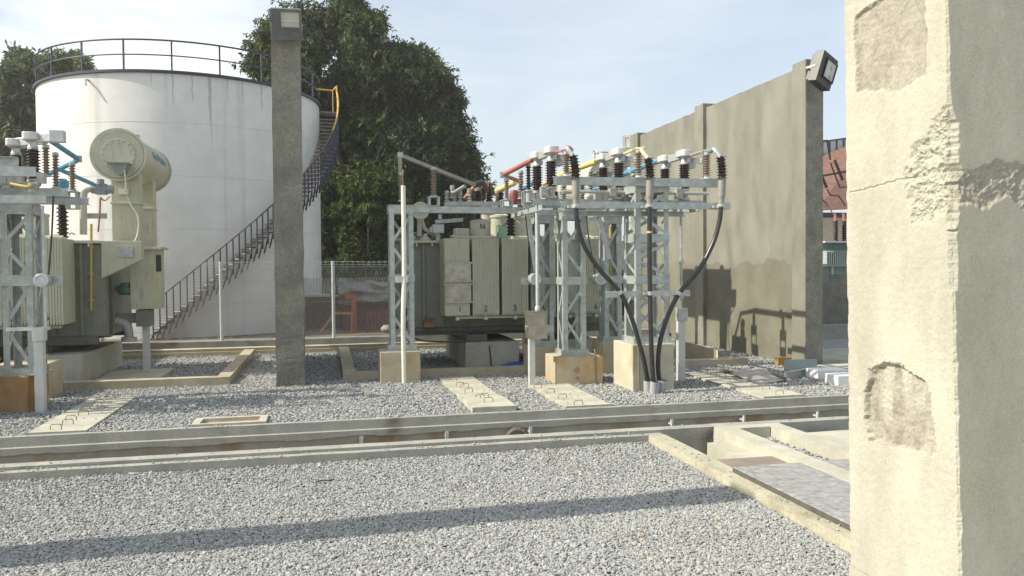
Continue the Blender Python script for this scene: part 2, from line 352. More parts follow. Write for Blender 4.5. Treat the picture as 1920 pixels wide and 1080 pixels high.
def scatter(n, x0, x1, y0, y1, zlo, zhi, un=.012):
    x = rng.uniform(x0,x1,n); y = rng.uniform(y0,y1,n)
    return np.stack([x, y, rng.uniform(zlo,zhi,n)+undul(x,y,un)], 1)
def in_view(P, pad=.4):
    d = P - np.array(CAM); f = d @ np.array(_F); r = d @ np.array(_Rt)
    return (f > .5) & (np.abs(r) < f*.64+pad)
P = scatter(310000, -5.2, 4.19, 5.4, 10.09, -.014, .010); P = P[in_view(P)]
w = rng.uniform(0,1,len(P)) < np.clip((10.9-P[:,1])/5.5*1.1+.25, .35, 1); 
tag(stones('crushed_stone', P[w], .0258, granite), 'sunlit bed of grey crushed stone in front of the long trench', 'gravel')
P = scatter(3800, 5.47, 5.94, 4.5, 9.9, -.02, .03); tag(stones('crushed_stone', P, .042, granite), 'narrow strip of grey stone between two pale kerbs at right', 'gravel')
P = np.concatenate([scatter(105000, -9.5, 11, 12.86, 17.4, -.02, .012), scatter(26000, -10, 11, 17.4, 23.9, -.025, .02)])
P = P[in_view(P, .6)]
def keep_out(P, x0, x1, y0, y1): return ~((P[:,0]>x0)&(P[:,0]<x1)&(P[:,1]>y0)&(P[:,1]<y1))
for q in ((2.28,3.06,12.8,17.05),(3.88,4.72,12.8,15.6),(7.55,8.45,12.8,16.4),(-4.3,-3.48,12.7,16.2),(-2.1,-.9,12.8,13.45)): P = P[keep_out(P, *q)]
tag(stones('crushed_stone', P, .0375, granite), 'grey crushed stone yard around the transformers behind the trench', 'gravel')
# stray stones kicked up on to the kerbs and slabs
Q = np.concatenate([scatter(170, -5, 4.2, 10.11, 10.23, .104, .11, 0), scatter(60, -5, 9, 10.25, 10.44, .141, .146, 0), scatter(90, -6, 9, 12.74, 12.84, .016, .022, 0), scatter(40, 4.22, 4.36, 4.5, 10, .106, .112, 0), scatter(26, 2.35, 3.0, 13, 17, .045, .05, 0), scatter(26, 3.95, 4.65, 13, 15.4, .045, .05, 0), scatter(26, -4.2, -3.55, 13, 16, .045, .05, 0)])
stones('stray_stones', Q, .024, granite)['label'] = 'stray stones lying on the kerbs and slabs'
# dry leaves blown on the stones
n = 46; lx = np.concatenate([rng.uniform(-2.5,4.0,30), rng.uniform(-1,4,16)]); ly = np.concatenate([rng.uniform(6.3,9.9,30), rng.uniform(9.6,10.05,16)])
vs_ = []; fs_ = []
for i in range(n):
    a = rng.uniform(0,6.28); L0 = rng.uniform(.018,.035); c_, s_ = math.cos(a), math.sin(a); k = len(vs_)
    for u, v, z in ((-1,0,.0),(0,.45,.012),(1,0,.006),(0,-.45,.010)): vs_.append((lx[i]+L0*(u*c_-v*s_), ly[i]+L0*(u*s_+v*c_), .034+z))
    fs_ += [(k,k+1,k+2),(k,k+2,k+3)]
o = fastmesh('dry_leaves', vs_, fs_, pm('dry_leaf', (.30,.19,.09), (.45,.32,.16), 40, .8)); o['kind'] = 'stuff'; o['label'] = 'few dry tan leaves scattered over the foreground gravel'; o['category'] = 'leaves'
# a twig on the stones
q = gnd(608, 908); b = MB().tube(smooth_path([q+Vector((-.09,.0,.03)), q+Vector((-.02,.01,.045)), q+Vector((.05,-.01,.04)), q+Vector((.11,.01,.05))]), .007, 6)
tag(b.build('twig', darkm), 'dark twig lying on the sunlit gravel', 'twig')

# ------------------------------------------------------------------ steel plates over the branch trench
plate_mat = pm('worn_steel_plate', (.25,.245,.235), (.37,.36,.345), 5, .55, .2, .08, 30, stretch=(1,2.2,1), fine=.22, fscale=16, dirt=((.44,.42,.39), 9.0, .52, .72, (1.2,3,1)))
root = thing('cover_plate', 'large scuffed grey steel plate covering the branch trench', 'cover plate', (5.1,5.1,.1))
MB().box((4.36,2.2,.146), (5.9,8.04,.160)).build('plate', plate_mat, root, bevel=.003)
b = MB().box((4.352,2.2,.104),(4.40,8.045,.1455)); b.build('edge_shade_strip', pm('edge_gap_shade', (.07,.068,.06), (.11,.105,.09), 8, .7), root)  # dark strip painted in for the shadow gap under the plate edge
MB().box((5.0,2.2,.102),(5.15,8.0,.1455)).build('bearer', rust, root)
b = MB().box((4.452,8.045,.088), (5.18,8.62,.10))
tag(b.build('cover_plate', pm('brown_plate', (.20,.165,.13), (.27,.225,.18), 3, .7, .1, .05, 25), bevel=.003), 'small brown plate at the far end of the covered branch trench', 'cover plate')
b = MB()
for x in (4.56, 4.64): b.tube([(x,8.78,-.3),(x,8.78,.0)], .006, 6)
for z in (-.2,-.1,-.02): b.tube([(4.56,8.78,z),(4.64,8.78,z)], .005, 6)
tag(b.build('step_iron', rebar), 'small steel ladder rung frame in the open branch trench', 'step iron')

# ------------------------------------------------------------------ trench cover slabs with lifting hooks
def hook(root, x, y, z, w=.15, h=.085, ang=0):
    c, s_ = math.cos(ang), math.sin(ang)
    pts = [(-w/2,0,0),(-w/2,0,h*.75),(-w/2+.02,0,h),(w/2-.02,0,h),(w/2,0,h*.75),(w/2,0,0)]
    MB().tube([(x+a*c-b_*s_, y+a*s_+b_*c, z+d-.004) for a,b_,d in pts], .0065, 6).build('lifting_hook', rebar, root)
def slab(x0, x1, y0, y1, label, group, hooks=(), z=.035, lift=0):
    root = thing('cover_slab', label, 'concrete slab', ((x0+x1)/2,(y0+y1)/2,0), group)
    b = MB(); loft_x(b, [(y1,z+lift),(y0,z+lift),(y0,-.09+lift),(y1,-.09+lift)], x0, x1, .08, .004); b.build('slab', conc, root)
    for hx, hy in hooks: hook(root, hx, hy, z+lift)
g1 = 'cover slabs over the cable duct beside the left lattice column'
ys = [12.92,13.95,14.75,15.55,16.35,17.02]; hk = [gnd(916,759,.04),gnd(901,748,.04),gnd(887,742,.04),gnd(873,733,.04),gnd(862,725,.04)]
lab = ['nearest slab of the duct row, edge overhanging the trench kerb','second slab from the trench in the left duct row','third slab in the left duct row before the lattice column','fourth slab of the left duct row, close to the plinth','farthest slab of the left duct row beside the pit kerb']
for i in range(5):
    slab(2.30, 3.04, ys[i]+.006, ys[i+1]-.006, 'pale concrete '+lab[i], g1, [(hk[i].x, min(max(hk[i].y,ys[i]+.1),ys[i+1]-.1))] + ([(hk[i].x+.02, ys[i+1]-.12)] if i%2==0 else []), lift=.05 if i==0 else .0)
g2 = 'cover slabs in front of the small steel cabinet'
hk = [gnd(1091,762,.04),gnd(1066,753,.04),gnd(1044,743,.04),gnd(1027,738,.04)]; ys = [12.9,13.6,14.25,14.9,15.5]
lab = ['nearest slab by the trench below the steel cabinet','second slab from the trench in the cabinet duct row','third slab in the duct row leading to the cabinet','farthest slab at the foot of the cabinet post']
for i in range(4): slab(3.9, 4.7, ys[i]+.006, ys[i+1]-.006, 'pale concrete '+lab[i], g2, [(hk[i].x, min(max(hk[i].y,ys[i]+.08),ys[i+1]-.08))])
g3 = 'cover slabs between the tall plinth and the concrete wall'
ys = [12.9,13.75,14.6,15.45,16.3]
lab = ['nearest slab by the trench right of the cable plinth','slab second from the trench right of the cable plinth','third slab beside the scrap steel sheet','farthest slab near the pit kerb by the concrete wall']
for i in range(4): slab(7.6, 8.42, ys[i]+.006, ys[i+1]-.006, 'pale concrete '+lab[i], g3, [(8.0, ys[i]+.15),(8.05, ys[i+1]-.15)])
g0 = 'cover slabs in the left foreground row'
ys = [12.88,13.6,14.4,15.2,16.1]
lab = ['nearest slab by the trench at far left','second slab from the trench in the left row','third slab beside the white post in the left row','farthest slab of the left row by the pit kerb']
for i in range(4): slab(-4.29, -3.5, ys[i]+.006, ys[i+1]-.006, 'pale concrete '+lab[i], g0, [(-3.95, ys[i]+.15),(-3.9, ys[i+1]-.18)])
# open inspection box
root = thing('inspection_pit', 'small open concrete pit with reddish rubble beside the trench', 'pit', (-1.5,13.1,0))
b = MB()
for a in (((-2.05,12.86,-.05),(-.95,12.93,.045)),((-2.05,13.33,-.05),(-.95,13.42,.045)),((-2.05,12.93,-.05),(-1.93,13.33,.045)),((-1.07,12.93,-.05),(-.95,13.33,.045))): b.box(*a)
b.build('rim', conc, root, bevel=.006)
MB().box((-1.93,12.93,-.05),(-1.07,13.33,-.012)).build('rubble', pm('red_rubble', (.27,.17,.11), (.40,.28,.20), 9, .95, 0, .6, 30), root)

# ------------------------------------------------------------------ pit kerbs around the transformers
def kerb_thing(name, label, runs, m, z=.16):
    root = thing(name, label, 'kerb', (runs[0][0], runs[0][2], 0))
    for x0,x1,y0,y1 in runs:
        b = MB()
        if x1-x0 > y1-y0: loft_x(b, [(y1,z),(y0,z),(y0,-.1),(y1,-.1)], x0, x1, .12, .008)
        else: loft_y(b, [(x1,z-.003),(x0,z-.003),(x0,-.1),(x1,-.1)], y0, y1, .12, .008)
        b.build('kerb_run', m, root)
    return root
kerb_thing('pit_kerb', 'low ochre concrete kerb around the left transformer pit', [(-11.2,-2.0,17.45,17.72),(-2.27,-2.0,17.72,23.3)], conc_y)
kerb_thing('pit_kerb', 'low ochre concrete kerb around the middle transformer pit', [(.3,9.8,17.35,17.62),(.3,.57,17.62,23.3)], conc_y)
b = MB(); loft_x(b, [(24.0,.17),(23.6,.17),(23.6,-.1),(24.0,-.1)], -30, 10.6, .15, .008); tag(b.build('drain_kerb', conc_y), 'long pale kerb running behind both transformer pits', 'kerb')
b = MB().bar((-30,23.3,.09),(10.4,23.3,.09),.07,.06); tag(b.build('ground_pipe', pm('ochre_pipe', (.42,.36,.22), (.50,.43,.27), 3, .7)), 'long ochre pipe lying on the gravel before the rear kerb', 'pipe')

# ================================================================== FIRE WALLS
wall_mat = pm('fire_wall_concrete', (.185,.183,.145), (.25,.246,.205), .9, .85, 0, .28, 60, fine=.09, fscale=40, stretch=(1,1,.55), dirt=((.155,.153,.122), 1.3, .50, .78, (1.5,1.5,.6)))
low_mat = pm('fire_wall_wet_render', (.145,.14,.10), (.205,.198,.15), 1.0, .8, 0, .45, 60, fine=.14, fscale=50)
root = thing('fire_wall', 'tall grey concrete fire wall with pilasters at right', 'wall', (11.2,16.8,0))
def pil(y0, y1, x0, x1, h): 
    MB().box((x0,y0,-.05),(x1,y1,h)).build('pilaster', wall_mat if y0 > 17 else wall_mat, root, bevel=.012)
pil(16.80,17.35,10.96,11.43,7.2); pil(22.04,22.6,10.96,11.43,7.22); pil(27.2,27.9,10.96,11.43,7.2)
MB().box((10.972,16.788,-.05),(11.425,16.80,7.19)).build('end_shade', render_d, root)  # thin darker layer imitates the shade on this end face
for y0, y1, h in ((17.35,22.04,7.10),(22.6,27.2,7.10)):
    n = 46; top = [(y0+(y1-y0)*i/n, h+.02*noise.noise(Vector((i*.35,y0,0)))) for i in range(n+1)]
    b = MB()
    lo = [(y, 2.45+.30*noise.noise(Vector((y*.9,0,0)))+.10*noise.noise(Vector((y*4,0,2)))+.05*noise.noise(Vector((y*11,0,2)))) for y, _ in top]
    b.prism([(11.075,y,z) for y, z in lo] + [(11.075,y,z) for y, z in top[::-1]], (.34,0,0)); b.build('panel', wall_mat, root)
    b = MB(); b.prism([(11.073,y0,-.05)] + [(11.073,y1,-.05)] + [(11.073,y,z) for y, z in lo[::-1]], (.343,0,0)); b.build('damp_base', low_mat, root)
root = thing('fire_wall', 'dark grey rendered fire wall end pillar in front of the tank', 'wall', (-.75,16.9,0))
b = MB(); n = 60
prof = [(-1.03,16.74),(-.47,16.74),(-.47,17.15),(-1.03,17.15)]
vs = []
for i in range(n+1):
    z = -.05+7.35*i/n
    for j,(x,y) in enumerate(prof): vs.append((x+.012*noise.noise(Vector((z*2,j*3,0))), y+.01*noise.noise(Vector((z*2,j*3,9))), z))
b.add(vs, [(i*4+j,i*4+(j+1)%4,(i+1)*4+(j+1)%4,(i+1)*4+j) for i in range(n) for j in range(4)] + [(n*4,n*4+1,n*4+2,n*4+3)])
b.build('pillar', render_d, root)
MB().box((-.86,17.15,-.05),(-.62,22.4,7.2)).build('panel', wall_mat, root)

b = MB().box((-12.85,16.8,-.05),(-12.55,24.5,7.2)); tag(b.build('fire_wall', wall_mat), 'grey concrete fire wall left of the picture, beyond the far left transformer', 'wall')

# floodlights
glass = pm('floodlight_glass', (.42,.42,.36), (.52,.52,.45), 3, .12, .1)
def floodlight(loc, yaw, pitch, roll, label, w=.62, h=.72, d=.22, body=darkm, bulbs=True, gw=.62, gh=.56, gz=.05):
    root = thing('floodlight', label, 'floodlight', loc)
    M = Matrix.Rotation(yaw,3,'Z') @ Matrix.Rotation(pitch,3,'X') @ Matrix.Rotation(roll,3,'Y'); o = Vector(loc)
    L = lambda x,y,z: o + M @ Vector((x,y,z))
    b = MB(); b.obox(L(0,0,0), w, d, h, M)
    for k in range(7): b.obox(L(-w*.4+k*w*.133, d*.72, 0), .015, d*.45, h*.85, M)
    b.build('housing', body, root, bevel=.012)
    b = MB(); gx = w*.14; gw, gh = w*gw, h*gh; zo = gz*h
    fr = .03
    for a in (((-gw/2-fr,-gh/2-fr),(gw/2+fr,-gh/2)),((-gw/2-fr,gh/2),(gw/2+fr,gh/2+fr)),((-gw/2-fr,-gh/2),(-gw/2,gh/2)),((gw/2,-gh/2),(gw/2+fr,gh/2))):
        c = ((a[0][0]+a[1][0])/2+gx, (a[0][1]+a[1][1])/2); b.obox(L(c[0],-d/2-.012,c[1]+zo), a[1][0]-a[0][0], .03, a[1][1]-a[0][1], M)
    b.build('bezel', body, root)
    b = MB(); b.obox(L(gx,-d/2-.004,zo), gw, .006, gh, M); b.build('glass', glass, root)
    if bulbs:
        for bx, bz in ((.06,.12),(.08,-.08)): b = MB(); b.lathe([(.0,0),(.045,.004),(.05,.012),(0,.03)], L(gx+bx,-d/2-.008,bz), M@Vector((0,-1,0)), 10); b.build('lamp_bulb', alum, root)
    else: b = MB(); b.obox(L(gx,-d/2-.01,zo-.02), gw*.96, .012, gh*.10, M); b.build('reflector', whitepost, root)
    b = MB()
    for sx in (-1,1): b.bar(L(sx*(w/2+.012),0,0), L(sx*(w/2+.012),d*1.0,-.05), .012, .05)
    b.bar(L(-w/2-.012,d*1.0,-.05), L(w/2+.012,d*1.0,-.05), .05, .012); b.build('bracket', galv, root)
    return root
p = at(1543,133,16.3)
floodlight(p, R(24), R(8), R(16), 'black floodlight tilted on top of the right fire wall end')
p = at(537,45,16.42)
floodlight(p, R(0), R(22), R(-1), 'grey floodlight aimed down on the dark front pillar', .57, .58, .22, pm('grey_floodlight', (.10,.105,.11), (.14,.145,.15), 5, .5), False, .60, .48, .16)
p = at(1181,268,28.3)
floodlight(p, R(-70), R(10), R(8), 'small grey floodlight seen behind far end of the fire wall', .6, .6, .2, galv)

# ================================================================== FOREGROUND COLUMN
m = bpy.data.materials.new('weathered_column_concrete'); m.use_nodes = True; t = m.node_tree; N = t.nodes; L_ = t.links; bs = N['Principled BSDF']; bs.inputs['Roughness'].default_value = .93
tcn = N.new('ShaderNodeTexCoord')
def noi(sc, det, ro=.6, st=None):
    n = N.new('ShaderNodeTexNoise'); n.inputs['Scale'].default_value = sc; n.inputs['Detail'].default_value = det; n.inputs['Roughness'].default_value = ro
    if st:
        q = N.new('ShaderNodeMapping'); q.inputs['Scale'].default_value = st; L_.new(tcn.outputs['Object'], q.inputs[0]); L_.new(q.outputs[0], n.inputs[0])
    else: L_.new(tcn.outputs['Object'], n.inputs[0])
    return n.outputs['Fac']
rp = N.new('ShaderNodeValToRGB'); rp.color_ramp.elements[0].position = .34; rp.color_ramp.elements[1].position = .66; rp.color_ramp.elements[0].color = (.36,.342,.272,1); rp.color_ramp.elements[1].color = (.455,.437,.355,1)
L_.new(noi(5, 8, .65, (1,1,.4)), rp.inputs[0])
rp2 = N.new('ShaderNodeValToRGB'); rp2.color_ramp.elements[0].position = .36; rp2.color_ramp.elements[1].position = .64; rp2.color_ramp.elements[0].color = (.22,.195,.155,1); rp2.color_ramp.elements[1].color = (.37,.34,.275,1)
L_.new(noi(16, 8, .7), rp2.inputs[0])
at_ = N.new('ShaderNodeAttribute'); at_.attribute_name = 'patch'
mx = N.new('ShaderNodeMixRGB'); L_.new(at_.outputs['Fac'], mx.inputs[0]); L_.new(rp.outputs[0], mx.inputs[1]); L_.new(rp2.outputs[0], mx.inputs[2])
mr_ = N.new('ShaderNodeMapRange'); mr_.inputs['From Min'].default_value = .3; mr_.inputs['From Max'].default_value = .7; mr_.inputs['To Min'].default_value = .86; mr_.inputs['To Max'].default_value = 1.12
L_.new(noi(140, 4), mr_.inputs['Value']); mu_ = N.new('ShaderNodeMixRGB'); mu_.blend_type = 'MULTIPLY'; mu_.inputs[0].default_value = 1; L_.new(mx.outputs[0], mu_.inputs[1]); L_.new(mr_.outputs[0], mu_.inputs[2])
vo = N.new('ShaderNodeTexVoronoi'); vo.inputs['Scale'].default_value = 34; L_.new(tcn.outputs['Object'], vo.inputs['Vector'])
pr = N.new('ShaderNodeMapRange'); pr.inputs['From Min'].default_value = .03; pr.inputs['From Max'].default_value = .07; pr.inputs['To Min'].default_value = .62; pr.inputs['To Max'].default_value = 1; L_.new(vo.outputs['Distance'], pr.inputs['Value'])
mv = N.new('ShaderNodeMixRGB'); mv.blend_type = 'MULTIPLY'; mv.inputs[0].default_value = 1; L_.new(mu_.outputs[0], mv.inputs[1]); L_.new(pr.outputs[0], mv.inputs[2])
L_.new(mv.outputs[0], bs.inputs['Base Color'])
bp = N.new('ShaderNodeBump'); bp.inputs['Strength'].default_value = .18; bp.inputs['Distance'].default_value = .003; L_.new(noi(90, 8, .7), bp.inputs['Height']); L_.new(bp.outputs[0], bs.inputs['Normal'])
colm = m
CX = 2.1
def near_y(z): return 2.345 + (z-2.4)*.040
def far_y(z): return 2.925 + (z-2.4)*.022
def uv_px(px, py):                    # sight line -> (fraction across the sunlit face, height)
    q = on(px, py, CX); return ((q.y-near_y(q.z))/(far_y(q.z)-near_y(q.z)), q.z)
def poly(pts): return [uv_px(*p) for p in pts]
patchA = poly([(1605,30),(1660,-4),(1731,-30),(1732,138),(1690,160),(1652,166),(1606,172)])
patchB = poly([(1622,735),(1630,695),(1652,692),(1667,681),(1700,695),(1730,718),(1742,745),(1746,800),(1750,838),(1738,850),(1690,838),(1650,822),(1632,832),(1624,790)])
chip = poly([(1800,195),(1782,212),(1760,215),(1745,255),(1722,290),(1716,318),(1697,332),(1711,352),(1716,408),(1740,415),(1770,402),(1785,424),(1800,424)])
def sd_poly(u, z, P, sx=.58):
    d = 1e9; inside = False; n = len(P)
    for i in range(n):
        ax, ay = P[i][0]*sx, P[i][1]; bx, by = P[(i+1)%n][0]*sx, P[(i+1)%n][1]; x, y = u*sx, z
        ex, ey = bx-ax, by-ay; wx, wy = x-ax, y-ay; tt = max(0, min(1, (wx*ex+wy*ey)/(ex*ex+ey*ey+1e-12)))
        d = min(d, math.hypot(wx-ex*tt, wy-ey*tt))
        if (ay > y) != (by > y) and x < (bx-ax)*(y-ay)/(by-ay)+ax: inside = not inside
    return -d if inside else d
z0, z1 = 1.15, 3.55; NZ = 460; NU = 112; NW = 96; WX = .62
band0, band1 = on(1850,378,CX).z, on(1850,292,CX).z
crk = on(1600,361,CX).z
def fr(q, f, o=4): return noise.fractal(q*f, .9, 2.1, o)
vs = []; pat = []
for i in range(NZ+1):
    z = z0+(z1-z0)*i/NZ; ny, fy = near_y(z), far_y(z); W_ = fy-ny
    dcn = sd_poly(0.02,z,chip); kc = max(0, min(1, (.03-dcn)/.06))
    q = Vector((0,7,z))
    c_ = .007+.010*max(0,fr(q,9))+.006*max(0,fr(q,45,3))+.018*max(0,noise.noise(q*5)-.25) + kc*(.030+.022*fr(q,16))      # how far the arris is broken away
    if z < on(1790,430,CX).z and z > on(1800,545,CX).z: c_ += .012+.008*fr(q,24)
    c2_ = .006+.010*max(0,fr(Vector((5,1,z)),12))
    for j in range(NU+NW+1):
        if j <= NU:
            u = (1-j/NU); u = u**1.15 if u < 1 else 1.0
            s = u*W_; y = ny+s; x = CX; pa = 0.
            q = Vector((0,y,z)); wob = .014*fr(q,8,3)+.006*noise.noise(q*60)
            dA, dB, dC = sd_poly(u,z,patchA)+wob, sd_poly(u,z,patchB)+wob*1.4, sd_poly(u,z,chip)+wob*2.2
            dx = .0020*noise.noise(q*4)+.0012*fr(q,40,3)
            if dA < .01: k = min(1,(.01-dA)/.010); dx += k*(.014+.003*fr(q,16)+.0015*fr(q,70)); pa = max(pa, k*(.8+.2*fr(q,9)))
            if dB < .012: k = min(1,(.012-dB)/.012); dx += k*(.022+.004*fr(q,14)+.002*fr(q,70)); pa = max(pa, k*max(.12,min(1,.75+1.1*fr(Vector((0,y*15,z*3.2)),1.,3))))
            if .012 < dB < .05: dx -= .004*max(0,fr(q,30))*(1-(dB-.012)/.038)
            if dC < .02:
                k = min(1,(.02-dC)/.022); dx += k*(.009+.011*abs(fr(q,13))+.008*fr(q,34)+.005*fr(q,90,3)); pa = max(pa, k*.22*abs(fr(q,20)))
            lc = abs(z-(crk+(.93-u)*.075*.58+.004*noise.noise(q*30)))
            if .30 < u < .95 and lc < .0035: dx += .004
            if s < c_:
                t_ = 1-s/c_; x = CX+t_*c_/2; y = ny+c_-t_*c_/2; dx = dx*(1-t_*.4)+.004*fr(q,50)*t_
            if W_-s < c2_: dx += (1-(W_-s)/c2_)*c2_*.6; y -= (1-(W_-s)/c2_)*c2_*.5
            vs.append((x+dx,y,z)); pat.append(max(0,min(1,pa)))
        else:
            w_ = (j-NU)/NW; d_ = WX*w_**1.35; x = CX+d_; y = ny-.06*d_; q = Vector((x,0,z)); pa = 0
            dy = .0005*noise.noise(q*2)+.00018*fr(q,45,3)
            s0 = band0+.05*fr(Vector((x,0,3)),8); s1 = band1+.05*fr(Vector((x,0,7)),8)
            if s0 < z < s1: k = min(1,(z-s0)/.012,(s1-z)/.012); dy += k*(.007+.006*fr(q,26)+.003*fr(q,80)); pa = k*(.55+.3*fr(q,14))
            if d_ < c_: t_ = 1-d_/c_; x = CX+c_-t_*c_/2; dy += t_*c_/2+.003*fr(q,50)*t_
            vs.append((x,y+dy,z)); pat.append(max(0,min(1,pa)))
k = NU+NW+1
idx = np.arange((NZ+1)*k).reshape(NZ+1,k)
F = np.stack([idx[:-1,:-1],idx[:-1,1:],idx[1:,1:],idx[1:,:-1]],-1).reshape(-1,4)
root = thing('concrete_column', 'pale chipped concrete column close at right with two scraped patches', 'column', (CX+.3,2.65,0))
o = fastmesh('damaged_face', np.array(vs)-np.array((CX+.3,2.65,0)), F, colm, {'patch': pat}, False, 4); o.parent = root
b = MB(); yb0, yb1 = near_y(1.2), far_y(1.2)
b.box((CX+.07,near_y(z1)+.06,z0),(CX+WX,far_y(z1)-.02,z1)); b.box((CX,yb0,-1.2),(CX+WX,yb1,z0-.002)); b.box((CX,near_y(z1),z1+.002),(CX+WX,far_y(z1),7.3)); b.build('shaft', colm, root)
# its twin, outside the picture on the left, throws the long shadow over the gravel
b = MB().box((-4.30,7.10,-.05),(-3.78,7.62,7.05)); tag(b.build('concrete_column', conc, bevel=.01), 'square concrete column standing on the gravel left of the view', 'column')
# ================================================================== BOUNDARY FENCE
FY = 24.72
b = MB(); loft_x(b, [(24.95,.30),(24.55,.30),(24.55,-.1),(24.95,-.1)], -30, 10.9, .15, .008)
tag(b.build('fence_footing', conc_k), 'low grey concrete footing wall under the chain link fence', 'footing')
root = thing('chain_link_fence', 'galvanised chain link fence with barbed wire before the white tank', 'fence', (0,FY,.3))
FX0, FX1 = -17.0, 10.8; zb, zt = .34, at(625,500,FY).z
b = MB(); pitch = .085; hgt = zt-zb; nW = int((FX1-FX0+hgt)/pitch); rw = .0030
for s_ in (1,-1):
    for i in range(nW+1):
        x = FX0-hgt+i*pitch if s_ > 0 else FX0+i*pitch
        xa, xb = x, x+s_*hgt; za, zb2 = zb, zt
        lo, hi = max(FX0,min(xa,xb)), min(FX1,max(xa,xb))
        if hi-lo < .05: continue
        f = lambda X: zb+(X-xa)*s_
        b.tube([(lo,FY+.004*s_,f(lo)),(hi,FY+.004*s_,f(hi))], rw, 3, cap=False)
for z in (zb+.02,(zb+zt)/2,zt): b.tube([(FX0,FY,z),(FX1,FY,z)], .004, 4, cap=False)
b.build('mesh', pm('fence_wire', (.36,.38,.37), (.46,.48,.47), 5, .45, .3), root)
xp = at(415,560,FY).x; dxp = at(625,560,FY).x-xp
for k in range(-4,4):
    x = xp+k*dxp
    MB().cyl((x,FY-.05,.25),(x,FY-.05,zt+.17),.048,n=10).build('post', galv2, root)
b = MB()
for z in (zt+.06, zt+.14):
    b.tube([(FX0+i*.8,FY-.05,z+(.012*math.sin(i*2.1))) for i in range(int((FX1-FX0)/.8)+1)], .006, 4, cap=False)
    for i in range(int((FX1-FX0)/.16)):
        x = FX0+i*.16; b.bar((x-.02,FY-.05,z-.03),(x+.02,FY-.05,z+.03),.006,.006); b.bar((x-.02,FY-.03,z+.03),(x+.02,FY-.07,z-.03),.006,.006)
b.build('barbed_wire', galv, root)

# ================================================================== STORAGE TANK
TD, TA, TR = 36.0, R(-8.96), 5.371
TC = Vector((TD*math.sin(TA), TD*math.cos(TA), 0)); TH_ = 9.36
def tk(deg, r, z):                       # angle 0 faces the camera side (-Y), positive to the right
    a = R(deg); return Vector((TC.x+r*math.sin(a), TC.y-r*math.cos(a), z))
tank_white = pm('white_tank_paint', (.66,.655,.62), (.73,.725,.69), .5, .42, 0, .02, 3, fine=.03, fscale=2, dirt=((.50,.48,.43), 1.0, .54, .80, (2.2,2.2,.07)))
root = thing('storage_tank', 'large white cylindrical storage tank with dark handrail and winding stair', 'tank', TC)
b = MB(); b.lathe([(TR,-.3),(TR,TH_)], TC, n=128)
b.lathe([(TR-.02,TH_-.01),(TR*.5,TH_+.28),(0,TH_+.38)], TC, n=64); b.build('shell', tank_white, root)
b = MB()
for z in (.2,1.95,3.83,5.70,7.57):
    b.lathe([(TR+.001,z-.007),(TR+.006,z-.004),(TR+.006,z+.004),(TR+.001,z+.007)], TC, n=128)
b.build('weld_seam', pm('seam_paint', (.56,.55,.52), (.64,.63,.60), 3, .6), root)
b = MB(); b.lathe([(TR+.003,TH_-.10),(TR+.09,TH_-.09),(TR+.09,TH_+.0),(TR+.01,TH_+.01)], TC, n=128); b.build('rim_angle', navy, root)
rail_pts = lambda z, a0, a1, r: [tk(a0+(a1-a0)*i/90, r, z) for i in range(91)]
b = MB(); zr = 10.40; b.tube(rail_pts(zr,-235,92,TR+.03), .032, 6); b.build('top_rail', navy, root)
b = MB(); b.tube(rail_pts(TH_+.52,-235,92,TR+.03), .024, 6); b.build('mid_rail', navy, root)
for k in range(-11,6):
    a = -12.6+16.9*k
    MB().bar(tk(a,TR+.03,TH_-.05), tk(a,TR+.03,zr), .05, .05, tk(a,1,0)-tk(a,0,0)).build('rail_post', navy, root)
# dark run-off streaks below the rim
b = MB()
for a, w_, l_ in ((4.5,.05,1.1),(11.2,.05,.9),(17.3,.10,1.5),(17.8,.04,2.6),(24,.05,.7),(30,.04,.9),(38,.05,1.0),(-3,.03,.5)):
    pts = []
    for i in range(9):
        f = i/8; ww = w_*(1-f*.8)/TR*57.3/2; aa = a+.12*math.sin(i*1.3+a); pts.append((tk(aa-ww,TR+.003,TH_-.11-l_*f), tk(aa+ww,TR+.003,TH_-.11-l_*f)))
    b.add([p for q in pts for p in q], [(2*i,2*i+1,2*i+3,2*i+2) for i in range(8)])
b.build('grime_streak', pm('grime', (.44,.42,.37), (.54,.52,.47), 9, .8), root)
b = MB(); b.tube([tk(-27,TR,TH_-.32), tk(-26.6,TR+.18,TH_-.34), tk(-25.8,TR+.26,TH_-.55)], .035, 6); b.build('vent_spout', galv, root)
# stair: wraps up the shell to the right
SL = .0900; zs = lambda a: .42+SL*(a+.2)
tread_m = pm('stair_tread', (.26,.24,.20), (.36,.33,.28), 8, .8)
A1 = 97
a = -3.0
k = 0
while a < A1-2:
    z = zs(a); p, q = tk(a,TR+.02,z), tk(a,TR+.80,z); d = (tk(a+1,TR,0)-tk(a-1,TR,0)).normalized()
    MB().bar(p, q, .28, .035).build('tread', tread_m, root)
    a += 2.05; k += 1
b = MB(); b.tube([tk(-2+(A1+2)*i/70, TR+.80, zs(-2+(A1+2)*i/70)+1.0) for i in range(71)], .030, 6); b.build('stair_rail', pm('rusty_handrail', (.07,.052,.045), (.13,.09,.065), 5, .6), root)
b = MB()
b.tube([tk(A1-24+i*1.7, TR+.80, zs(A1-24+i*1.7)+1.02) for i in range(15)] + [tk(A1,TR+.8,zr)], .036, 6); b.build('yellow_rail', pm('orange_yellow_rail', (.58,.33,.06), (.68,.42,.10), 5, .5), root)
a = -2.0
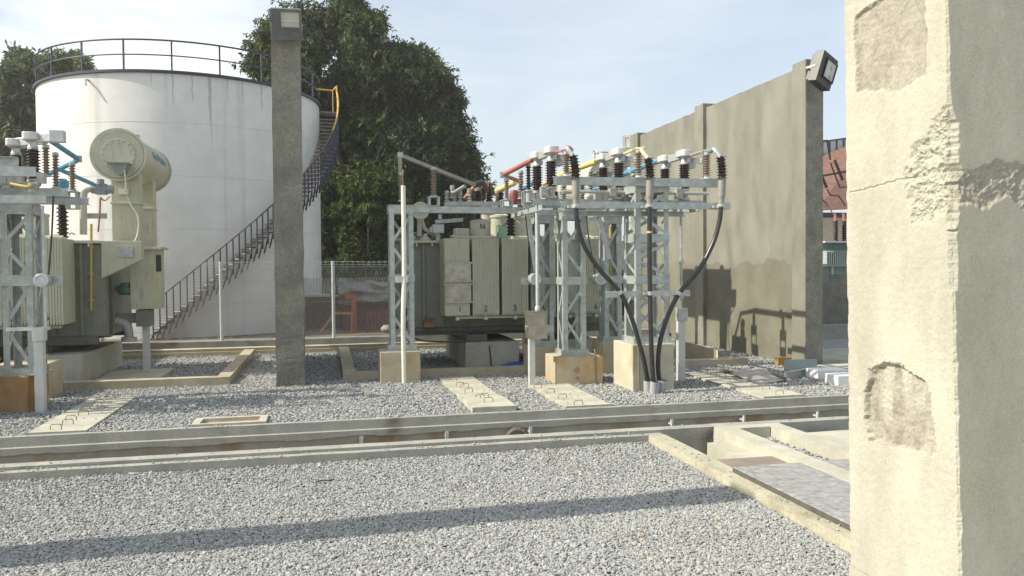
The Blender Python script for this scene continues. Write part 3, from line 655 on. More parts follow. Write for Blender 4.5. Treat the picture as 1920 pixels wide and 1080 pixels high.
while a < A1:
    z = zs(a)
    b = MB(); b.bar(tk(a,TR+.80,z-.28), tk(a,TR+.80,z+1.0), .04, .04, tk(a,1,0)-tk(a,0,0)); b.bar(tk(a,TR+.80,z-.05), tk(a-1.6,TR+.80,z-.62), .06, .03); b.bar(tk(a,TR+.8,z-.04), tk(a,TR+.02,z-.04), .04, .05)
    b.build('baluster', navy, root); a += 2.05
b = MB(); b.tube([tk(48+(A1-48)*i/40, TR+.80, zs(48+(A1-48)*i/40)+.62) for i in range(41)], .02, 5); b.tube([tk(48+(A1-48)*i/40, TR+.80, zs(48+(A1-48)*i/40)+.32) for i in range(41)], .02, 5); b.build('stair_mid_rail', navy, root)
b = MB(); b.prism([tk(A1-1,TR,9.2),tk(A1-1,TR+.85,9.2),tk(A1+8,TR+.85,9.2),tk(A1+8,TR,9.2)], (0,0,.06)); b.build('landing', tread_m, root)
b = MB()
for aa in (A1-1,A1+8): b.bar(tk(aa,TR+.8,9.2), tk(aa,TR+.8,zr), .05,.05)
b.tube([tk(A1-1,TR+.8,zr), tk(A1+8,TR+.8,zr), tk(A1+8,TR+.05,zr)], .03, 6); b.build('landing_rail', pm('orange_yellow_rail', (.5,.3,.06)), root)

# ================================================================== TREES
def leafmat(name, c1, c2, c3):
    m = bpy.data.materials.new(name); m.use_nodes = True; t = m.node_tree; bs = t.nodes['Principled BSDF']; bs.inputs['Roughness'].default_value = .62; bs.inputs['Specular IOR Level'].default_value = .3
    a_ = t.nodes.new('ShaderNodeAttribute'); a_.attribute_name = 'tone'; rp = t.nodes.new('ShaderNodeValToRGB'); e = rp.color_ramp.elements
    e[0].color = (*c1,1); e[1].color = (*c3,1); e[1].position = .98; x = e.new(.6); x.color = (*c2,1); t.links.new(a_.outputs['Fac'], rp.inputs[0]); t.links.new(rp.outputs[0], bs.inputs['Base Color'])
    tr = t.nodes.new('ShaderNodeBsdfTranslucent'); t.links.new(rp.outputs[0], tr.inputs[0]); mx = t.nodes.new('ShaderNodeMixShader'); mx.inputs[0].default_value = .25
    o = t.nodes['Material Output']; t.links.new(bs.outputs[0], mx.inputs[1]); t.links.new(tr.outputs[0], mx.inputs[2]); t.links.new(mx.outputs[0], o.inputs[0]); return m
def crown(lobes, ncl, leaves, size, m, root, droop=.55, shell=.62, name='crown', ragged=.52):
    """leaf rosettes spread through ellipsoid lobes (x,y,z,rx,ry,rz); each leaf is a folded pair of triangles"""
    wgt = np.array([l[3]*l[5] for l in lobes]); wgt = wgt/wgt.sum(); li = rng.choice(len(lobes), ncl, p=wgt); Lb = np.array(lobes)[li]
    d = rng.normal(0,1,(ncl,3)); d /= np.linalg.norm(d,axis=1)[:,None]
    rr = np.where(rng.uniform(0,1,ncl) < shell, rng.uniform(.82,1.0,ncl)+rng.normal(0,ragged*.35,ncl), rng.uniform(0,1,ncl)**.45)
    bump = 1+ragged*np.array([noise.noise(Vector((x*2.6+i*.7,y*2.6,z*2.6))) for (x,y,z),i in zip(d,li)])
    C_ = Lb[:,:3]+d*Lb[:,3:6]*(rr*bump)[:,None]
    n = ncl*leaves; c = np.repeat(C_, leaves, 0); dd = np.repeat(d, leaves, 0)
    ax = rng.normal(0,1,(n,3)); ax += dd*.5; ax[:,2] -= droop; ax /= np.linalg.norm(ax,axis=1)[:,None]
    up = rng.normal(0,.5,(n,3)); up[:,2] += 1; sd = np.cross(ax, up); sd /= np.linalg.norm(sd,axis=1)[:,None]+1e-9; nn_ = np.cross(sd, ax)
    ln = size*rng.uniform(.65,1.35,n)[:,None]; wd = ln*.17
    base = c+rng.normal(0,size*.22,(n,3)); tip = base+ax*ln-np.array([0,0,1])*ln*.12; mid = base+ax*ln*.48
    v = np.stack([base, mid+sd*wd+nn_*wd*.35, tip, mid-sd*wd+nn_*wd*.35], 1).reshape(-1,3)
    i0 = (np.arange(n)*4)[:,None]; f = np.concatenate([i0+np.array([0,1,2]), i0+np.array([0,2,3])], 0)
    tone = np.repeat(np.clip(rng.uniform(0,.75,ncl)+.0,0,1), leaves)+rng.uniform(0,.25,n); tone = np.repeat(np.clip(tone,0,1), 4)
    o = fastmesh(name, v-np.array(root.location), f, m, {'tone': tone}); o.parent = root; return o
bark = pm('bark', (.09,.07,.05), (.16,.13,.10), 6, .95, 0, .6, 20)
def limbs(root, basep, tops, r0, r1=.06):
    b = MB(); bx = Vector(basep)
    for t_ in tops:
        t_ = Vector(t_); mid = bx.lerp(t_, .5)+Vector((random.uniform(-.4,.4),random.uniform(-.4,.4),(t_-bx).length*.12))
        pts = smooth_path([bx, bx.lerp(mid,.5)+Vector((0,0,.3)), mid, t_], 5); b.tube(pts, [r0+(r1-r0)*(i/(len(pts)-1))**.7 for i in range(len(pts))], 7)
    b.build('trunk', bark, root)
def pxlobes(lst, Y, depth):
    o = []
    for px, py, r in lst:
        y = Y+random.uniform(-1,1)*depth; p = at(px,py,y); s_ = r*(p-CAM).dot(_F)/CAM_F; o.append((p.x,p.y,p.z,s_,s_*.95,s_*.92))
    return o
mango = leafmat('mango_leaves', (.018,.035,.014), (.055,.090,.032), (.21,.24,.09))
root = thing('mango_tree', 'huge dense dark green tree towering behind the tank', 'tree', (at(740,500,47).x,47,0))
L1_ = pxlobes([(497,112,38),(520,80,42),(560,66,58),(575,100,36),(640,50,44),(655,20,34),(684,58,36),(702,38,22),(556,150,50),(668,150,52),(630,160,30),(705,130,62),(757,108,32),(792,118,30),(765,160,48),(818,150,34),(843,185,30),(600,205,52),(690,210,62),(780,225,62),(845,240,36),(862,278,30),(640,290,88),(740,310,100),(830,310,66),(868,320,34),(892,345,22),(915,356,11),(620,390,70),(700,400,95),(800,400,85),(850,395,52),(885,400,26),(600,470,60),(680,480,80),(770,480,80),(850,470,60)], 47, 2.6)
crown(L1_, 27000, 9, .275, mango, root)
crown([(x,y+1.0,z,rx*.74,ry*.74,rz*.74) for x,y,z,rx,ry,rz in L1_], 2600, 9, .7, mango, root, shell=.0, name='inner_foliage')
bp_ = Vector((at(740,500,47).x,47,0)); limbs(root, bp_, [l[:3] for l in L1_[::4]], .55, .08)
lt = leafmat('bright_leaves', (.035,.060,.016), (.085,.125,.030), (.17,.20,.055))
root = thing('young_tree', 'small bright green sunlit tree in front of the huge dark tree', 'tree', (at(680,480,42.5).x,42.5,0))
L2_ = pxlobes([(690,340,34),(660,350,24),(735,345,30),(650,395,26),(690,400,24),(655,440,24),(748,370,22),(720,395,20),(660,470,22),(690,480,28),(720,450,26),(640,500,20)], 42.5, .8)
crown(L2_, 1000, 8, .27, lt, root, ragged=.4); limbs(root, (at(680,480,42.5).x,42.6,0), [l[:3] for l in L2_[::3]], .12, .03)
faint = leafmat('haze_paled_leaves', (.085,.115,.065), (.15,.19,.105), (.25,.28,.165))  # leaf colour paled to imitate glare and distance haze
root = thing('roadside_tree', 'pale tree with painted-in haze and gaps rising at far left behind the tank', 'tree', (at(70,480,62).x,62,0))
L3_ = pxlobes([(38,116,22),(16,140,18),(62,128,24),(88,122,15),(30,190,30),(65,195,26),(85,225,30),(15,215,26),(40,245,30),(115,120,20),(140,117,16),(160,122,9),(0,270,30),(70,280,34),(20,320,40),(70,360,40),(10,400,40)], 62, 2)
crown(L3_, 3400, 9, .50, faint, root, ragged=.5); limbs(root, (at(50,480,62).x,62,0), [l[:3] for l in L3_[::3]], .5, .07)
# far scrub closing the horizon
root = thing('scrub', None, None, (0,75,0))
lob = [(x, 75+random.uniform(-4,8), random.uniform(.5,1.6), random.uniform(2,4), 2.5, random.uniform(1.2,2.6)) for x in np.arange(-70,95,3.2)]
o = crown(lob, 5200, 8, .6, faint, root, shell=.7, name='far_scrub'); bpy.data.objects.remove(root); o.location = (0,75,0)
tag(o, 'far off band of green scrub along the horizon', 'scrub', kind='stuff')

# ================================================================== BEHIND THE FENCE
root = thing('brick_wall', 'dark red brown brick wall under the trees behind the fence', 'wall', (2.5,33,0))
bm_ = bpy.data.materials.new('dark_brick'); bm_.use_nodes = True; t = bm_.node_tree; br = t.nodes.new('ShaderNodeTexBrick'); br.inputs['Scale'].default_value = 3.2
br.inputs['Color1'].default_value = (.10,.045,.035,1); br.inputs['Color2'].default_value = (.15,.07,.05,1); br.inputs['Mortar'].default_value = (.10,.09,.075,1)
tcn = t.nodes.new('ShaderNodeTexCoord'); mp = t.nodes.new('ShaderNodeMapping'); mp.inputs['Rotation'].default_value = (R(90),0,0); t.links.new(tcn.outputs['Object'], mp.inputs[0]); t.links.new(mp.outputs[0], br.inputs['Vector']); t.links.new(br.outputs['Color'], t.nodes['Principled BSDF'].inputs['Base Color']); t.nodes['Principled BSDF'].inputs['Roughness'].default_value = .9
MB().box((-1.0,33,-.05),(14,33.25,1.25)).build('masonry', bm_, root)
MB().box((-1.05,32.95,1.25),(14.05,33.3,1.32)).build('coping', conc_y, root)
root = thing('razor_wire', 'coils of razor wire along the top of the brick wall', 'wire', (2,33.1,1.3))
b = MB(); pts = [(-1+.0075*i*1.0, 33.1+.30*math.cos(i*.42), 1.72+.30*math.sin(i*.42)) for i in range(1500)]; b.tube(pts, .012, 3, cap=False); b.build('coil', galv, root)
c = at(672,548,31.5)
root = thing('red_pillar', 'orange red painted steel post with a header behind the fence', 'post', (at(664,600,31).x,31,0))
b = MB(); x = at(664,600,31).x; b.box((x-.09,30.9,-.05),(x+.09,31.1,1.42)); b.box((x-.32,30.88,1.22),(x+.09,31.12,1.42)); b.build('frame', pm('orange_red_paint', (.30,.07,.04), (.38,.10,.055), 6, .5), root)
root = thing('timber_trestle', 'ochre timber brace and rail behind the chain link fence', 'trestle', (.6,30.5,0))
b = MB(); p, q = at(600,630,30.5), at(628,604,30.5); b.bar((p.x,30.5,-.0),(q.x,30.5,.72),.09,.09); b.bar((q.x,30.5,.72),(at(662,606,30.5).x,30.5,.70),.09,.09); b.bar((at(659,606,30.5).x,30.45,0),(at(659,606,30.5).x,30.45,.68),.05,.05); b.build('beam', pm('ochre_timber', (.34,.19,.06), (.44,.27,.10), 9, .8), root)
root = thing('covered_load', 'grey white tarpaulin over a load behind the fence', 'load', (c.x,31.8,0))
b = MB(); NX, NZ_ = 26, 12
for i in range(NX+1):
    for j in range(NZ_+1):
        u, v = i/NX, j/NZ_; pr_ = math.sin(math.pi*min(1,max(0,v)))**.6
        q = Vector((u*4,v*4,2)); b.v.append(Vector((c.x-.75+2.9*u, 31.6-.5*math.sin(math.pi*v*.5)*(1-v)-.25*noise.noise(q), 1.0+1.0*v*(1-.25*u)+.09*noise.noise(q*1.7))))
for i in range(NX):
    for j in range(NZ_):
        k = i*(NZ_+1)+j; b.f.append([k,k+NZ_+1,k+NZ_+2,k+1]); b.sm.append(True)
b.build('tarpaulin', pm('grey_tarpaulin', (.16,.16,.145), (.27,.265,.245), 4, .6, 0, .3, 8), root, fix=False)
b = MB(); b.box((c.x-.6,31.7,-.05),(c.x+2.0,33,.98)); b.build('load', pm('dark_load', (.10,.05,.04), (.16,.08,.06), 5, .9), root)
p = at(714,600,30.2); b = MB(); b.lathe([(.0,.24),(.10,.23),(.18,.16),(.22,.08),(.18,0),(0,0)], (p.x+.2,30.2,.02), n=12)
tag(b.build('white_sack', pm('dusty_sack',(.24,.235,.21),(.32,.31,.28),9,.8), loc=(p.x+.15,30.2,0)), 'white sack lying behind the fence beside the lattice column', 'sack')
b = MB()
for k in range(7): x = at(690+k*7,610,30.6).x; b.bar((x,30.6,-.05),(x,30.6,.75),.05,.03)
b.bar((at(688,600,30.6).x,30.6,.7),(at(735,600,30.6).x,30.6,.7),.06,.04); tag(b.build('red_railing', pm('dark_red_paint', (.22,.05,.04), (.28,.07,.05), 6, .6)), 'low dark red railing behind the chain link fence', 'railing')

# ------------------------------------------------------------------ seen through the gap at right
root = thing('boundary_wall', 'low grey concrete wall in the gap right of the fire wall', 'wall', (14,24,0))
b = MB(); loft_x(b, [(24.2,2.05),(24.0,2.05),(24.0,-.1),(24.2,-.1)], 11.6, 24, .2, .01); b.build('masonry', render_d, root)
root = thing('ground_beam', 'dark low concrete step at the foot of the low grey wall', 'kerb', (13,22.9,0))
b = MB(); loft_x(b, [(23.3,.42),(22.9,.42),(22.9,-.1),(23.3,-.1)], 11.6, 24, .2, .01); b.build('step', conc_k, root)
b = MB(); loft_x(b, [(19.6,.06),(17.2,.06),(17.2,-.1),(19.6,-.1)], 11.46, 17, .2, .006); tag(b.build('concrete_pad', conc), 'pale concrete pad on the gravel right of the fire wall', 'pad')
BY = 46.
xl, xr = at(1525,400,BY).x, at(1680,400,BY).x
root = thing('red_roofed_building', 'building with rusty red roof and white parapet seen through the gap', 'building', ((xl+xr)/2,BY,0))
zr0, zr1 = at(1560,395,BY).z, at(1560,318,BY+3).z
roofm = pm('rusty_red_roof', (.15,.075,.058), (.22,.115,.088), 3, .8, 0, .1, 30)
b = MB(); b.prism([(xl,BY-.4,zr0-.05),(xl,BY+3,at(1540,325,BY+3).z),(xr,BY+3,at(1600,285,BY+3).z+.9),(xr,BY-.4,zr0+.25)], (0,.15,.12)); b.build('roof', roofm, root)
MB().box((xl,BY,-.1),(xr,BY+8,zr0-.45)).build('wall', pm('pale_plaster', (.40,.36,.26), (.48,.44,.33), 2, .9), root)
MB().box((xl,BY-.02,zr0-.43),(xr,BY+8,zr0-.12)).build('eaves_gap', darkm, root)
b = MB(); zp = at(1560,300,BY+4).z
b.prism([(xl,BY+4,zp-1.2),(xr,BY+4,zp-.2),(xr,BY+4,zp+1.7),(xl,BY+4,zp+.75)], (0,.12,0)); b.build('parapet', whitepost, root)
b = MB()
for k in range(12): x = xl+(xr-xl)*k/11; b.box((x-.05,BY+3.93,zp-1.2),(x+.05,BY+3.99,zp+.75+.95*k/11))
b.bar((xl,BY+3.95,zp-.1),(xr,BY+3.95,zp+.7),.06,.06); b.bar((xl,BY+3.95,zp+.75),(xr,BY+3.95,zp+1.7),.06,.08); b.build('parapet_railing', navy, root)
MB().box((xl-.5,BY-3,-.1),(xr,BY-2.7,at(1560,515,BY-3).z)).build('brick_base', bm_, root)

def post_ins(o, h, r, nsh, mt, root, axis=(0,0,1), core=.55, name='porcelain'):
    prof = [(r*core,0)]
    for k in range(nsh):
        z = h*(k+.15)/nsh; dz = h/nsh
        prof += [(r*core,z),(r,z+dz*.28),(r*.98,z+dz*.36),(r*core,z+dz*.62)]
    prof += [(r*core,h),(0,h)]
    b = MB(); b.lathe(prof, o, axis, 14); return b.build(name, mt, root)
# teal transformer and its bushings far right
TY = 31.
p0, p1 = at(1548,495,TY), at(1590,455,TY)
root = thing('teal_transformer', 'teal finned transformer with dark bushings seen through the gap', 'transformer', (p0.x+.8,TY,0))
teal = pm('teal_paint', (.13,.21,.20), (.17,.26,.245), 4, .5)
b = MB(); b.box((p0.x,TY+.35,.7),(p0.x+2.4,TY+1.6,p1.z)); b.build('tank', teal, root)
b = MB()
for k in range(22): x = p0.x+.06+k*.105; b.box((x,TY,p0.z),(x+.045,TY+.35,p1.z-.35))
b.build('radiator', pm('pale_teal', (.30,.37,.34), (.36,.43,.40), 4, .5), root)
b = MB().box((p0.x-.05,TY-.05,p1.z),(p0.x+2.45,TY+1.65,p1.z+.07)); b.build('lid', whitepost, root)
for px in (1567,1583):
    q = at(px,450,TY+.5); post_ins((q.x,TY+.5,p1.z+.05), at(px,415,TY+.5).z-p1.z, .15, 9, porc, root, name='bushing')
    b = MB().cyl((q.x,TY+.5,at(px,415,TY+.5).z),(q.x-.05,TY+.5,at(px,400,TY+.5).z),.09,.05); b.build('bushing_cap', redp, root)
b = MB(); b.box((p0.x-.3,TY+.2,2.3),(p0.x+2.4,TY+1.5,2.42))
for k in range(4): b.box((p0.x-.3+k*.8,TY+.3,-.05),(p0.x-.2+k*.8,TY+.5,2.3))
b.build('stand', galv, root)
GY = 33.
root = thing('line_gantry', 'dark gantry arm with hanging insulator strings before the red roof', 'gantry', (at(1545,300,GY).x,GY,0))
b = MB(); b.bar((at(1530,500,GY).x,GY,-.1), (at(1530,265,GY).x,GY,at(1530,265,GY).z), .1,.1); b.bar(at(1530,266,GY), at(1551,263,GY), .06,.06); b.bar(at(1551,263,GY), at(1557,300,GY), .06,.06); b.bar(at(1557,305,GY), at(1575,352,GY), .05,.05); b.bar(at(1575,352,GY), at(1590,350,GY), .05,.05); b.bar(at(1530,332,GY), at(1595,320,GY), .06,.09); b.build('arm', darkm, root)
for (a0,a1) in (((1565,300),(1580,338)),((1541,330),(1550,352))):
    p, q = at(*a0,GY), at(*a1,GY); post_ins(p, (q-p).length, .10, 8, porc, root, axis=q-p, name='insulator_string')
b = MB(); b.tube(smooth_path([at(1551,355,GY),at(1558,366,GY),at(1572,368,GY),at(1585,385,GY)]), .03, 6); b.tube(smooth_path([at(1538,370,GY),at(1552,385,GY),at(1562,402,TY+.5)]), .03, 6); b.build('jumper', darkm, root)
# ================================================================== SUPPORT STEELWORK
def plinth(x0, x1, y0, y1, h, label, strap=None, m=None):
    root = thing('concrete_plinth', label, 'plinth', ((x0+x1)/2,(y0+y1)/2,0), 'concrete plinths under the steelwork')
    b = MB(); n = 10; vs = []
    prof = [(x0,y0),(x1,y0),(x1,y1),(x0,y1)]
    for i in range(n+1):
        z = -.06+(h+.06)*i/n
        for j,(x,y) in enumerate(prof): vs.append((x+.008*noise.noise(Vector((z*3,j*3,x))), y+.008*noise.noise(Vector((z*3,j*3,y))), z+(0 if i<n else .012*noise.noise(Vector((x*4,y*4,0))))))
    b.add(vs, [(i*4+j,i*4+(j+1)%4,(i+1)*4+(j+1)%4,(i+1)*4+j) for i in range(n) for j in range(4)] + [(n*4,n*4+1,n*4+2,n*4+3)])
    b.build('block', m or conc_p, root, bevel=.012)
    if strap:
        for sx in strap:
            pts = [(sx,y0+.1,h+.16),(sx,y0-.006,h+.10),(sx+.01,y0-.012,h-.03),(sx+.02,y0-.012,h*.4),(sx+.03,y0-.012,.02)]
            MB().tube(smooth_path(pts,4), .012, 5).build('earthing_strap', rebar, root)
    return root
def lattice(x0, x1, y0, y1, z0, z1, label, bays=2, plate=True, off=0.0, ties=(.5,)):
    root = thing('lattice_column', label, 'steel column', ((x0+x1)/2,(y0+y1)/2,z0), 'steel lattice columns')
    w, t = .10, .009
    for sx, x in ((1,x0),(-1,x1)):
        for sy, y in ((1,y0),(-1,y1)):
            MB().box((x,y,z0),(x+sx*w,y+sy*t,z1)).box((x,y+sy*t,z0),(x+sx*t,y+sy*w,z1)).build('leg', galv, root)
    b = MB(); o = .05
    for a in (((x0-o,y0-.014),(x1+o,y0-.002)),((x0-o,y1+.002),(x1+o,y1+.014)),((x0-.014,y0),(x0-.002,y1)),((x1+.002,y0),(x1+.014,y1))): b.box((a[0][0],a[0][1],z0-.0),(a[1][0],a[1][1],z0+.125))
    b.box((x0-.09,y0-.09,z0+.001),(x1+.09,y1+.09,z0+.016))
    for x in (x0+.06,x1-.06): b.cyl((x,y0-.055,z0+.01),(x,y0-.055,z0+.075),.012,n=6)
    b.build('base_plate', galv, root)
    def ring(z, h, nm):
        b = MB(); b.box((x0-.011,y0-.012,z),(x1+.011,y0-.001,z+h)); b.box((x0-.011,y1+.001,z),(x1+.011,y1+.012,z+h)); b.box((x0-.012,y0,z),(x0-.001,y1,z+h)); b.box((x1+.001,y0,z),(x1+.012,y1,z+h))
        for x in (x0+.035,x1-.035):
            for zz in (z+.035,z+h-.035): b.cyl((x,y0-.013,zz),(x,y0-.026,zz),.013,n=6)
        for y in (y0+.035,y1-.035):
            for zz in (z+.035,z+h-.035): b.cyl((x0-.013,y,zz),(x0-.026,y,zz),.013,n=6); b.cyl((x1+.013,y,zz),(x1+.026,y,zz),.013,n=6)
        b.build(nm, galv, root)
    ring(z1-.17,.17,'top_frame')
    zt_ = [z0+.125]+[z0+(z1-z0)*f for f in ties]+[z1-.17]
    for f in ties: ring(z0+(z1-z0)*f-.08,.16,'tie_plate')
    for i in range(len(zt_)-1):
        za, zb_ = zt_[i]+(.08 if i else 0), zt_[i+1]-(.08 if i+1 < len(zt_)-1 else 0); zm = (za+zb_)/2
        for a, c, nm in (((x0+.04,y0+.014),(x1-.04,y0+.014),0),((x1-.04,y1-.014),(x0+.04,y1-.014),0),((x0+.014,y1-.04),(x0+.014,y0+.04),1),((x1-.014,y0+.04),(x1-.014,y1-.04),1)):
            b = MB(); nrm_ = (0,1,0) if nm == 0 else (1,0,0)
            b.bar((c[0],c[1],zb_-.02),(a[0],a[1],zm+.03),.062,.007,nrm_); b.bar((a[0],a[1],zm-.03),(c[0],c[1],za+.02),.062,.007,nrm_)
            b.build('bracing', galv, root)
    if plate: MB().box((x0-.03,y0-.03,z1),(x1+.03,y1+.03,z1+.012)).build('cap_plate', galv, root)
    return root
def steel_beam(p, q, h, w, label, m=galv, side=1, grp='galvanised steel beams'):
    b = MB().channel(p, q, h, w, .012, side=side); return tag(b.build('steel_beam', m, bevel=0), label, 'beam', grp)

conc_o = pm('orange_stained_plinth', (.42,.37,.25), (.50,.45,.32), 2.4, .9, 0, .25, 50, fine=.10, dirt=((.44,.25,.09), 1.7, .44, .72, (1.4,1.4,.8)))
conc_c = pm('cream_plinth', (.44,.41,.30), (.53,.50,.38), 2.4, .9, 0, .25, 50, fine=.10, dirt=((.38,.29,.17), 2.0, .56, .82, (1.6,1.6,.7)))
plinth(1.05,1.88,16.72,17.5,.65,'stained concrete plinth nearest the dark front pillar, white pipe against it')
x0, x1 = at(731,500,16.9).x, at(776,500,16.9).x
lattice(x0,x1,16.9,17.36,.65,3.70,'leftmost lattice column of the middle bay, carrying the neutral bus bar')
xa, xb = at(1056,560,15.68).x, at(1099,560,15.68).x
plinth(4.47,5.45,15.42,16.3,.56,'orange stained plinth with a red paint mark, just right of the steel cabinet',(5.28,),conc_o)
q = on(1072,706,4.9); b = MB(); b.add([(4.90+.07*math.cos(a*.5)*(1+.25*math.sin(a*3)),15.408,.30+.06*math.sin(a*.5)*(1+.3*math.cos(a*2))) for a in range(13)], [list(range(13))]); b.add([(4.86,15.408,.10),(4.95,15.408,.10),(4.94,15.408,.17),(4.88,15.408,.18)], [(0,1,2,3)])
b.build('paint_mark', pm('red_mark', (.36,.17,.10), (.44,.28,.17), 30, .8), [o for o in COL.objects if o.name.startswith('concrete_plinth') and o.get('label','').startswith('orange')][0], fix=False)
lattice(xa,xb,15.68,16.12,.56,3.52,'lattice column on the orange stained plinth right of the steel cabinet', ties=(.52,))
xa, xb = at(1193,560,14.48).x, at(1254,560,14.48).x
plinth(5.65,6.5,14.30,15.35,.89,'tall pale plinth with black cables running down its front',(5.75,),conc_c)
lattice(xa,xb,14.48,15.12,.89,3.98,'tallest lattice column behind the three black cables', ties=(.40,.66))
xa, xb = at(1005,560,17.1).x, at(1039,560,17.1).x
plinth(xa-.14,xb+.16,16.95,17.75,.62,'dark plinth behind the steel cabinet post')
lattice(xa,xb,17.1,17.5,.62,3.52,'rear lattice column standing behind the steel cabinet')
xa, xb = at(1134,560,17.1).x, at(1166,560,17.1).x
plinth(xa-.1,xb+.2,16.95,17.7,.68,'plinth half hidden behind the tall cable plinth')
lattice(xa,xb,17.1,17.5,.68,3.52,'rear lattice column seen left of the tallest column')

# beams
p, q = at(775,395,17.0), at(988,398,17.0); z = 3.63
steel_beam((1.78,17.0,z),(4.35,17.0,z),.135,.07,'front beam from the leftmost column carrying the neutral insulators', side=-1)
steel_beam((1.78,17.6,z+.02),(4.35,17.6,z+.02),.12,.07,'second parallel beam just behind the neutral insulator beam')
z = at(1300,386,14.2).z
steel_beam((at(1052,386,14.2).x,14.2,z),(at(1369,386,14.2).x,14.2,z),.125,.07,'lower long cross arm where the black cables are clamped', side=-1)
steel_beam((at(1055,397,14.95).x,14.95,z-.11),(at(1282,397,14.95).x,14.95,z-.11),.10,.07,'short beam just behind and below the cable cross arm')
z2 = at(1200,341,14.3).z
steel_beam((at(1038,341,14.3).x,14.3,z2),(at(1349,341,14.3).x,14.3,z2),.155,.075,'upper long cross arm carrying three front post insulators', side=-1)
z3 = at(1216,551,14.02).z
steel_beam((at(1137,551,14.02).x,14.02,z3),(at(1294,551,14.02).x,14.02,z3),.115,.05,'short low cross arm clamping the black cables halfway down', side=-1)
b = MB()
for x in (at(1196,551,14.05).x, at(1250,551,14.05).x): b.bar((x,14.03,z3),(x,14.47,z3),.06,.06)
tag(b.build('arm_bracket', galv), 'pair of stubs holding the low cross arm off the tallest column', 'bracket')
b = MB()
for x in (at(1190,386,14.25).x, at(1250,386,14.25).x): b.bar((x,14.22,z-.0),(x,14.47,z-.0),.07,.10)
tag(b.build('arm_bracket', galv), 'pair of stubs holding the cable cross arm off the tallest column', 'bracket')
for Y_, nm in ((15.2,'front'),(16.0,'rear')):
    steel_beam((3.95,Y_,3.66),(7.55,Y_,3.66),.13,.07,nm+' beam of the breaker platform under the ribbed brown poles', side=-1 if nm=='front' else 1)
for x, nm in ((4.05,'left end cross beam'),(5.78,'middle cross beam'),(7.3,'right end cross beam')):
    steel_beam((x,14.9,3.54),(x,17.6,3.54),.10,.06,nm+' running front to back below the breaker platform')
zb_ = at(1080,526,16.95).z
steel_beam((at(977,526,16.95).x,16.95,zb_),(at(1168,526,16.95).x,16.95,zb_),.145,.07,'low rear beam with two round cable ends in front of the radiators', side=-1)
steel_beam((4.4,17.3,3.60),(6.4,17.3,3.60),.15,.07,'rear top beam spanning the two rear lattice columns', side=-1)
for (px, lb) in ((1000,'left'),(1121,'right')):
    q = at(px,523,16.85); root = thing('pipe_end', 'round white capped pipe end, %s one on the low rear beam' % lb, 'pipe end', (q.x,16.9,q.z))
    b = MB(); b.cyl((q.x,16.93,q.z),(q.x,16.70,q.z),.12,n=20); b.build('drum', alum, root); b = MB(); b.lathe([(.125,0),(.135,.01),(.135,.05),(.10,.06),(.085,.03),(0,.03)], (q.x,16.70,q.z), (0,-1,0), 20); b.build('cap', galv2, root)

# ------------------------------------------------------------------ circuit breaker poles
def pole(x, y, label, col, zf=3.73):
    root = thing('breaker_pole', label, 'breaker pole', (x,y,zf), 'ribbed breaker poles')
    b = MB(); b.lathe([(0,0),(.12,0),(.12,.04),(.075,.07),(.07,.15),(.10,.19),(.10,.23),(0,.23)], (x,y,zf), n=16)
    b.obox((x-.14,y-.02,zf+.10), .14,.16,.16, Matrix.Identity(3)); b.build('foot', alum, root)
    z = zf+.23; h = .50
    post_ins((x,y,z), h, .118, 10, porc, root, core=.70)
    z += h; b = MB(); b.lathe([(0,0),(.085,0),(.085,.05),(.07,.07),(.07,.12),(.10,.13),(.10,.15),(0,.15)], (x,y,z), n=16); b.obox((x+.05,y-.08,z+.07), .08,.06,.09, Matrix.Identity(3)); b.build('neck', alum, root)
    b = MB(); n = 20; hd = [(x+.135*math.copysign(abs(math.cos(2*math.pi*k/n))**.6, math.cos(2*math.pi*k/n)), y+.20*math.copysign(abs(math.sin(2*math.pi*k/n))**.6, math.sin(2*math.pi*k/n)), z+.15) for k in range(n)]
    b.prism(hd, (0,0,.13)); b.build('head', pm('cast_head', (.52,.52,.50), (.62,.62,.60), 6, .45, .15), root, bevel=.015)
    return root
def flat_link(p, q, label, m=alum, name='terminal_link', grp='flat aluminium links between breaker heads'):
    b = MB().bar(p, q, .10, .14); return tag(b.build(name, m, bevel=.006), label, 'link', grp)
PH = [('red',redp),('yellow',yelp),('blue',blup)]
PX = [(at(1007,297,16.0), at(1033,282,15.2)), (at(1131,300,16.0), at(1160,288,15.2)), (at(1247,305,16.0), at(1283,292,15.2))]
POLES = []
for k in range(3):
    (a, c), nm = PX[k], PH[k][0]
    POLES.append([pole(a.x,16.0,'rear ribbed breaker pole of the %s phase with a white head' % nm, PH[k][1]), pole(c.x,15.2,'front ribbed breaker pole of the %s phase with a white head' % nm, PH[k][1])])
    flat_link((a.x+.02,15.80,4.64),(c.x+.02,15.40,4.66),'flat link joining the two %s phase breaker heads' % nm)
    b = MB(); b.box((c.x+.06,15.25,4.40),(c.x+.28,15.55,4.60)); b.bar((c.x+.12,15.2,4.56),(c.x+.30,15.0,4.50),.06,.10); tag(b.build('disconnect_contact', alum, bevel=.01), 'cast grey contact bracket beside the front %s phase breaker head' % nm, 'contact', 'contact brackets beside the breaker heads')
    # drive tubes under the poles
b = MB().tube([(at(1050,362,15.25).x,15.05,3.86),(7.6,15.05,3.86)], .035, 8)
for k in range(3):
    c = PX[k][1]; b.obox((c.x-.2,15.05,3.86), .12,.14,.16, Matrix.Identity(3)); b.cyl((c.x-.2,15.05,3.9),(c.x-.05,15.18,4.0),.025,n=6)
tag(b.build('drive_shaft', alum), 'long horizontal drive tube linking the three breaker poles', 'shaft')

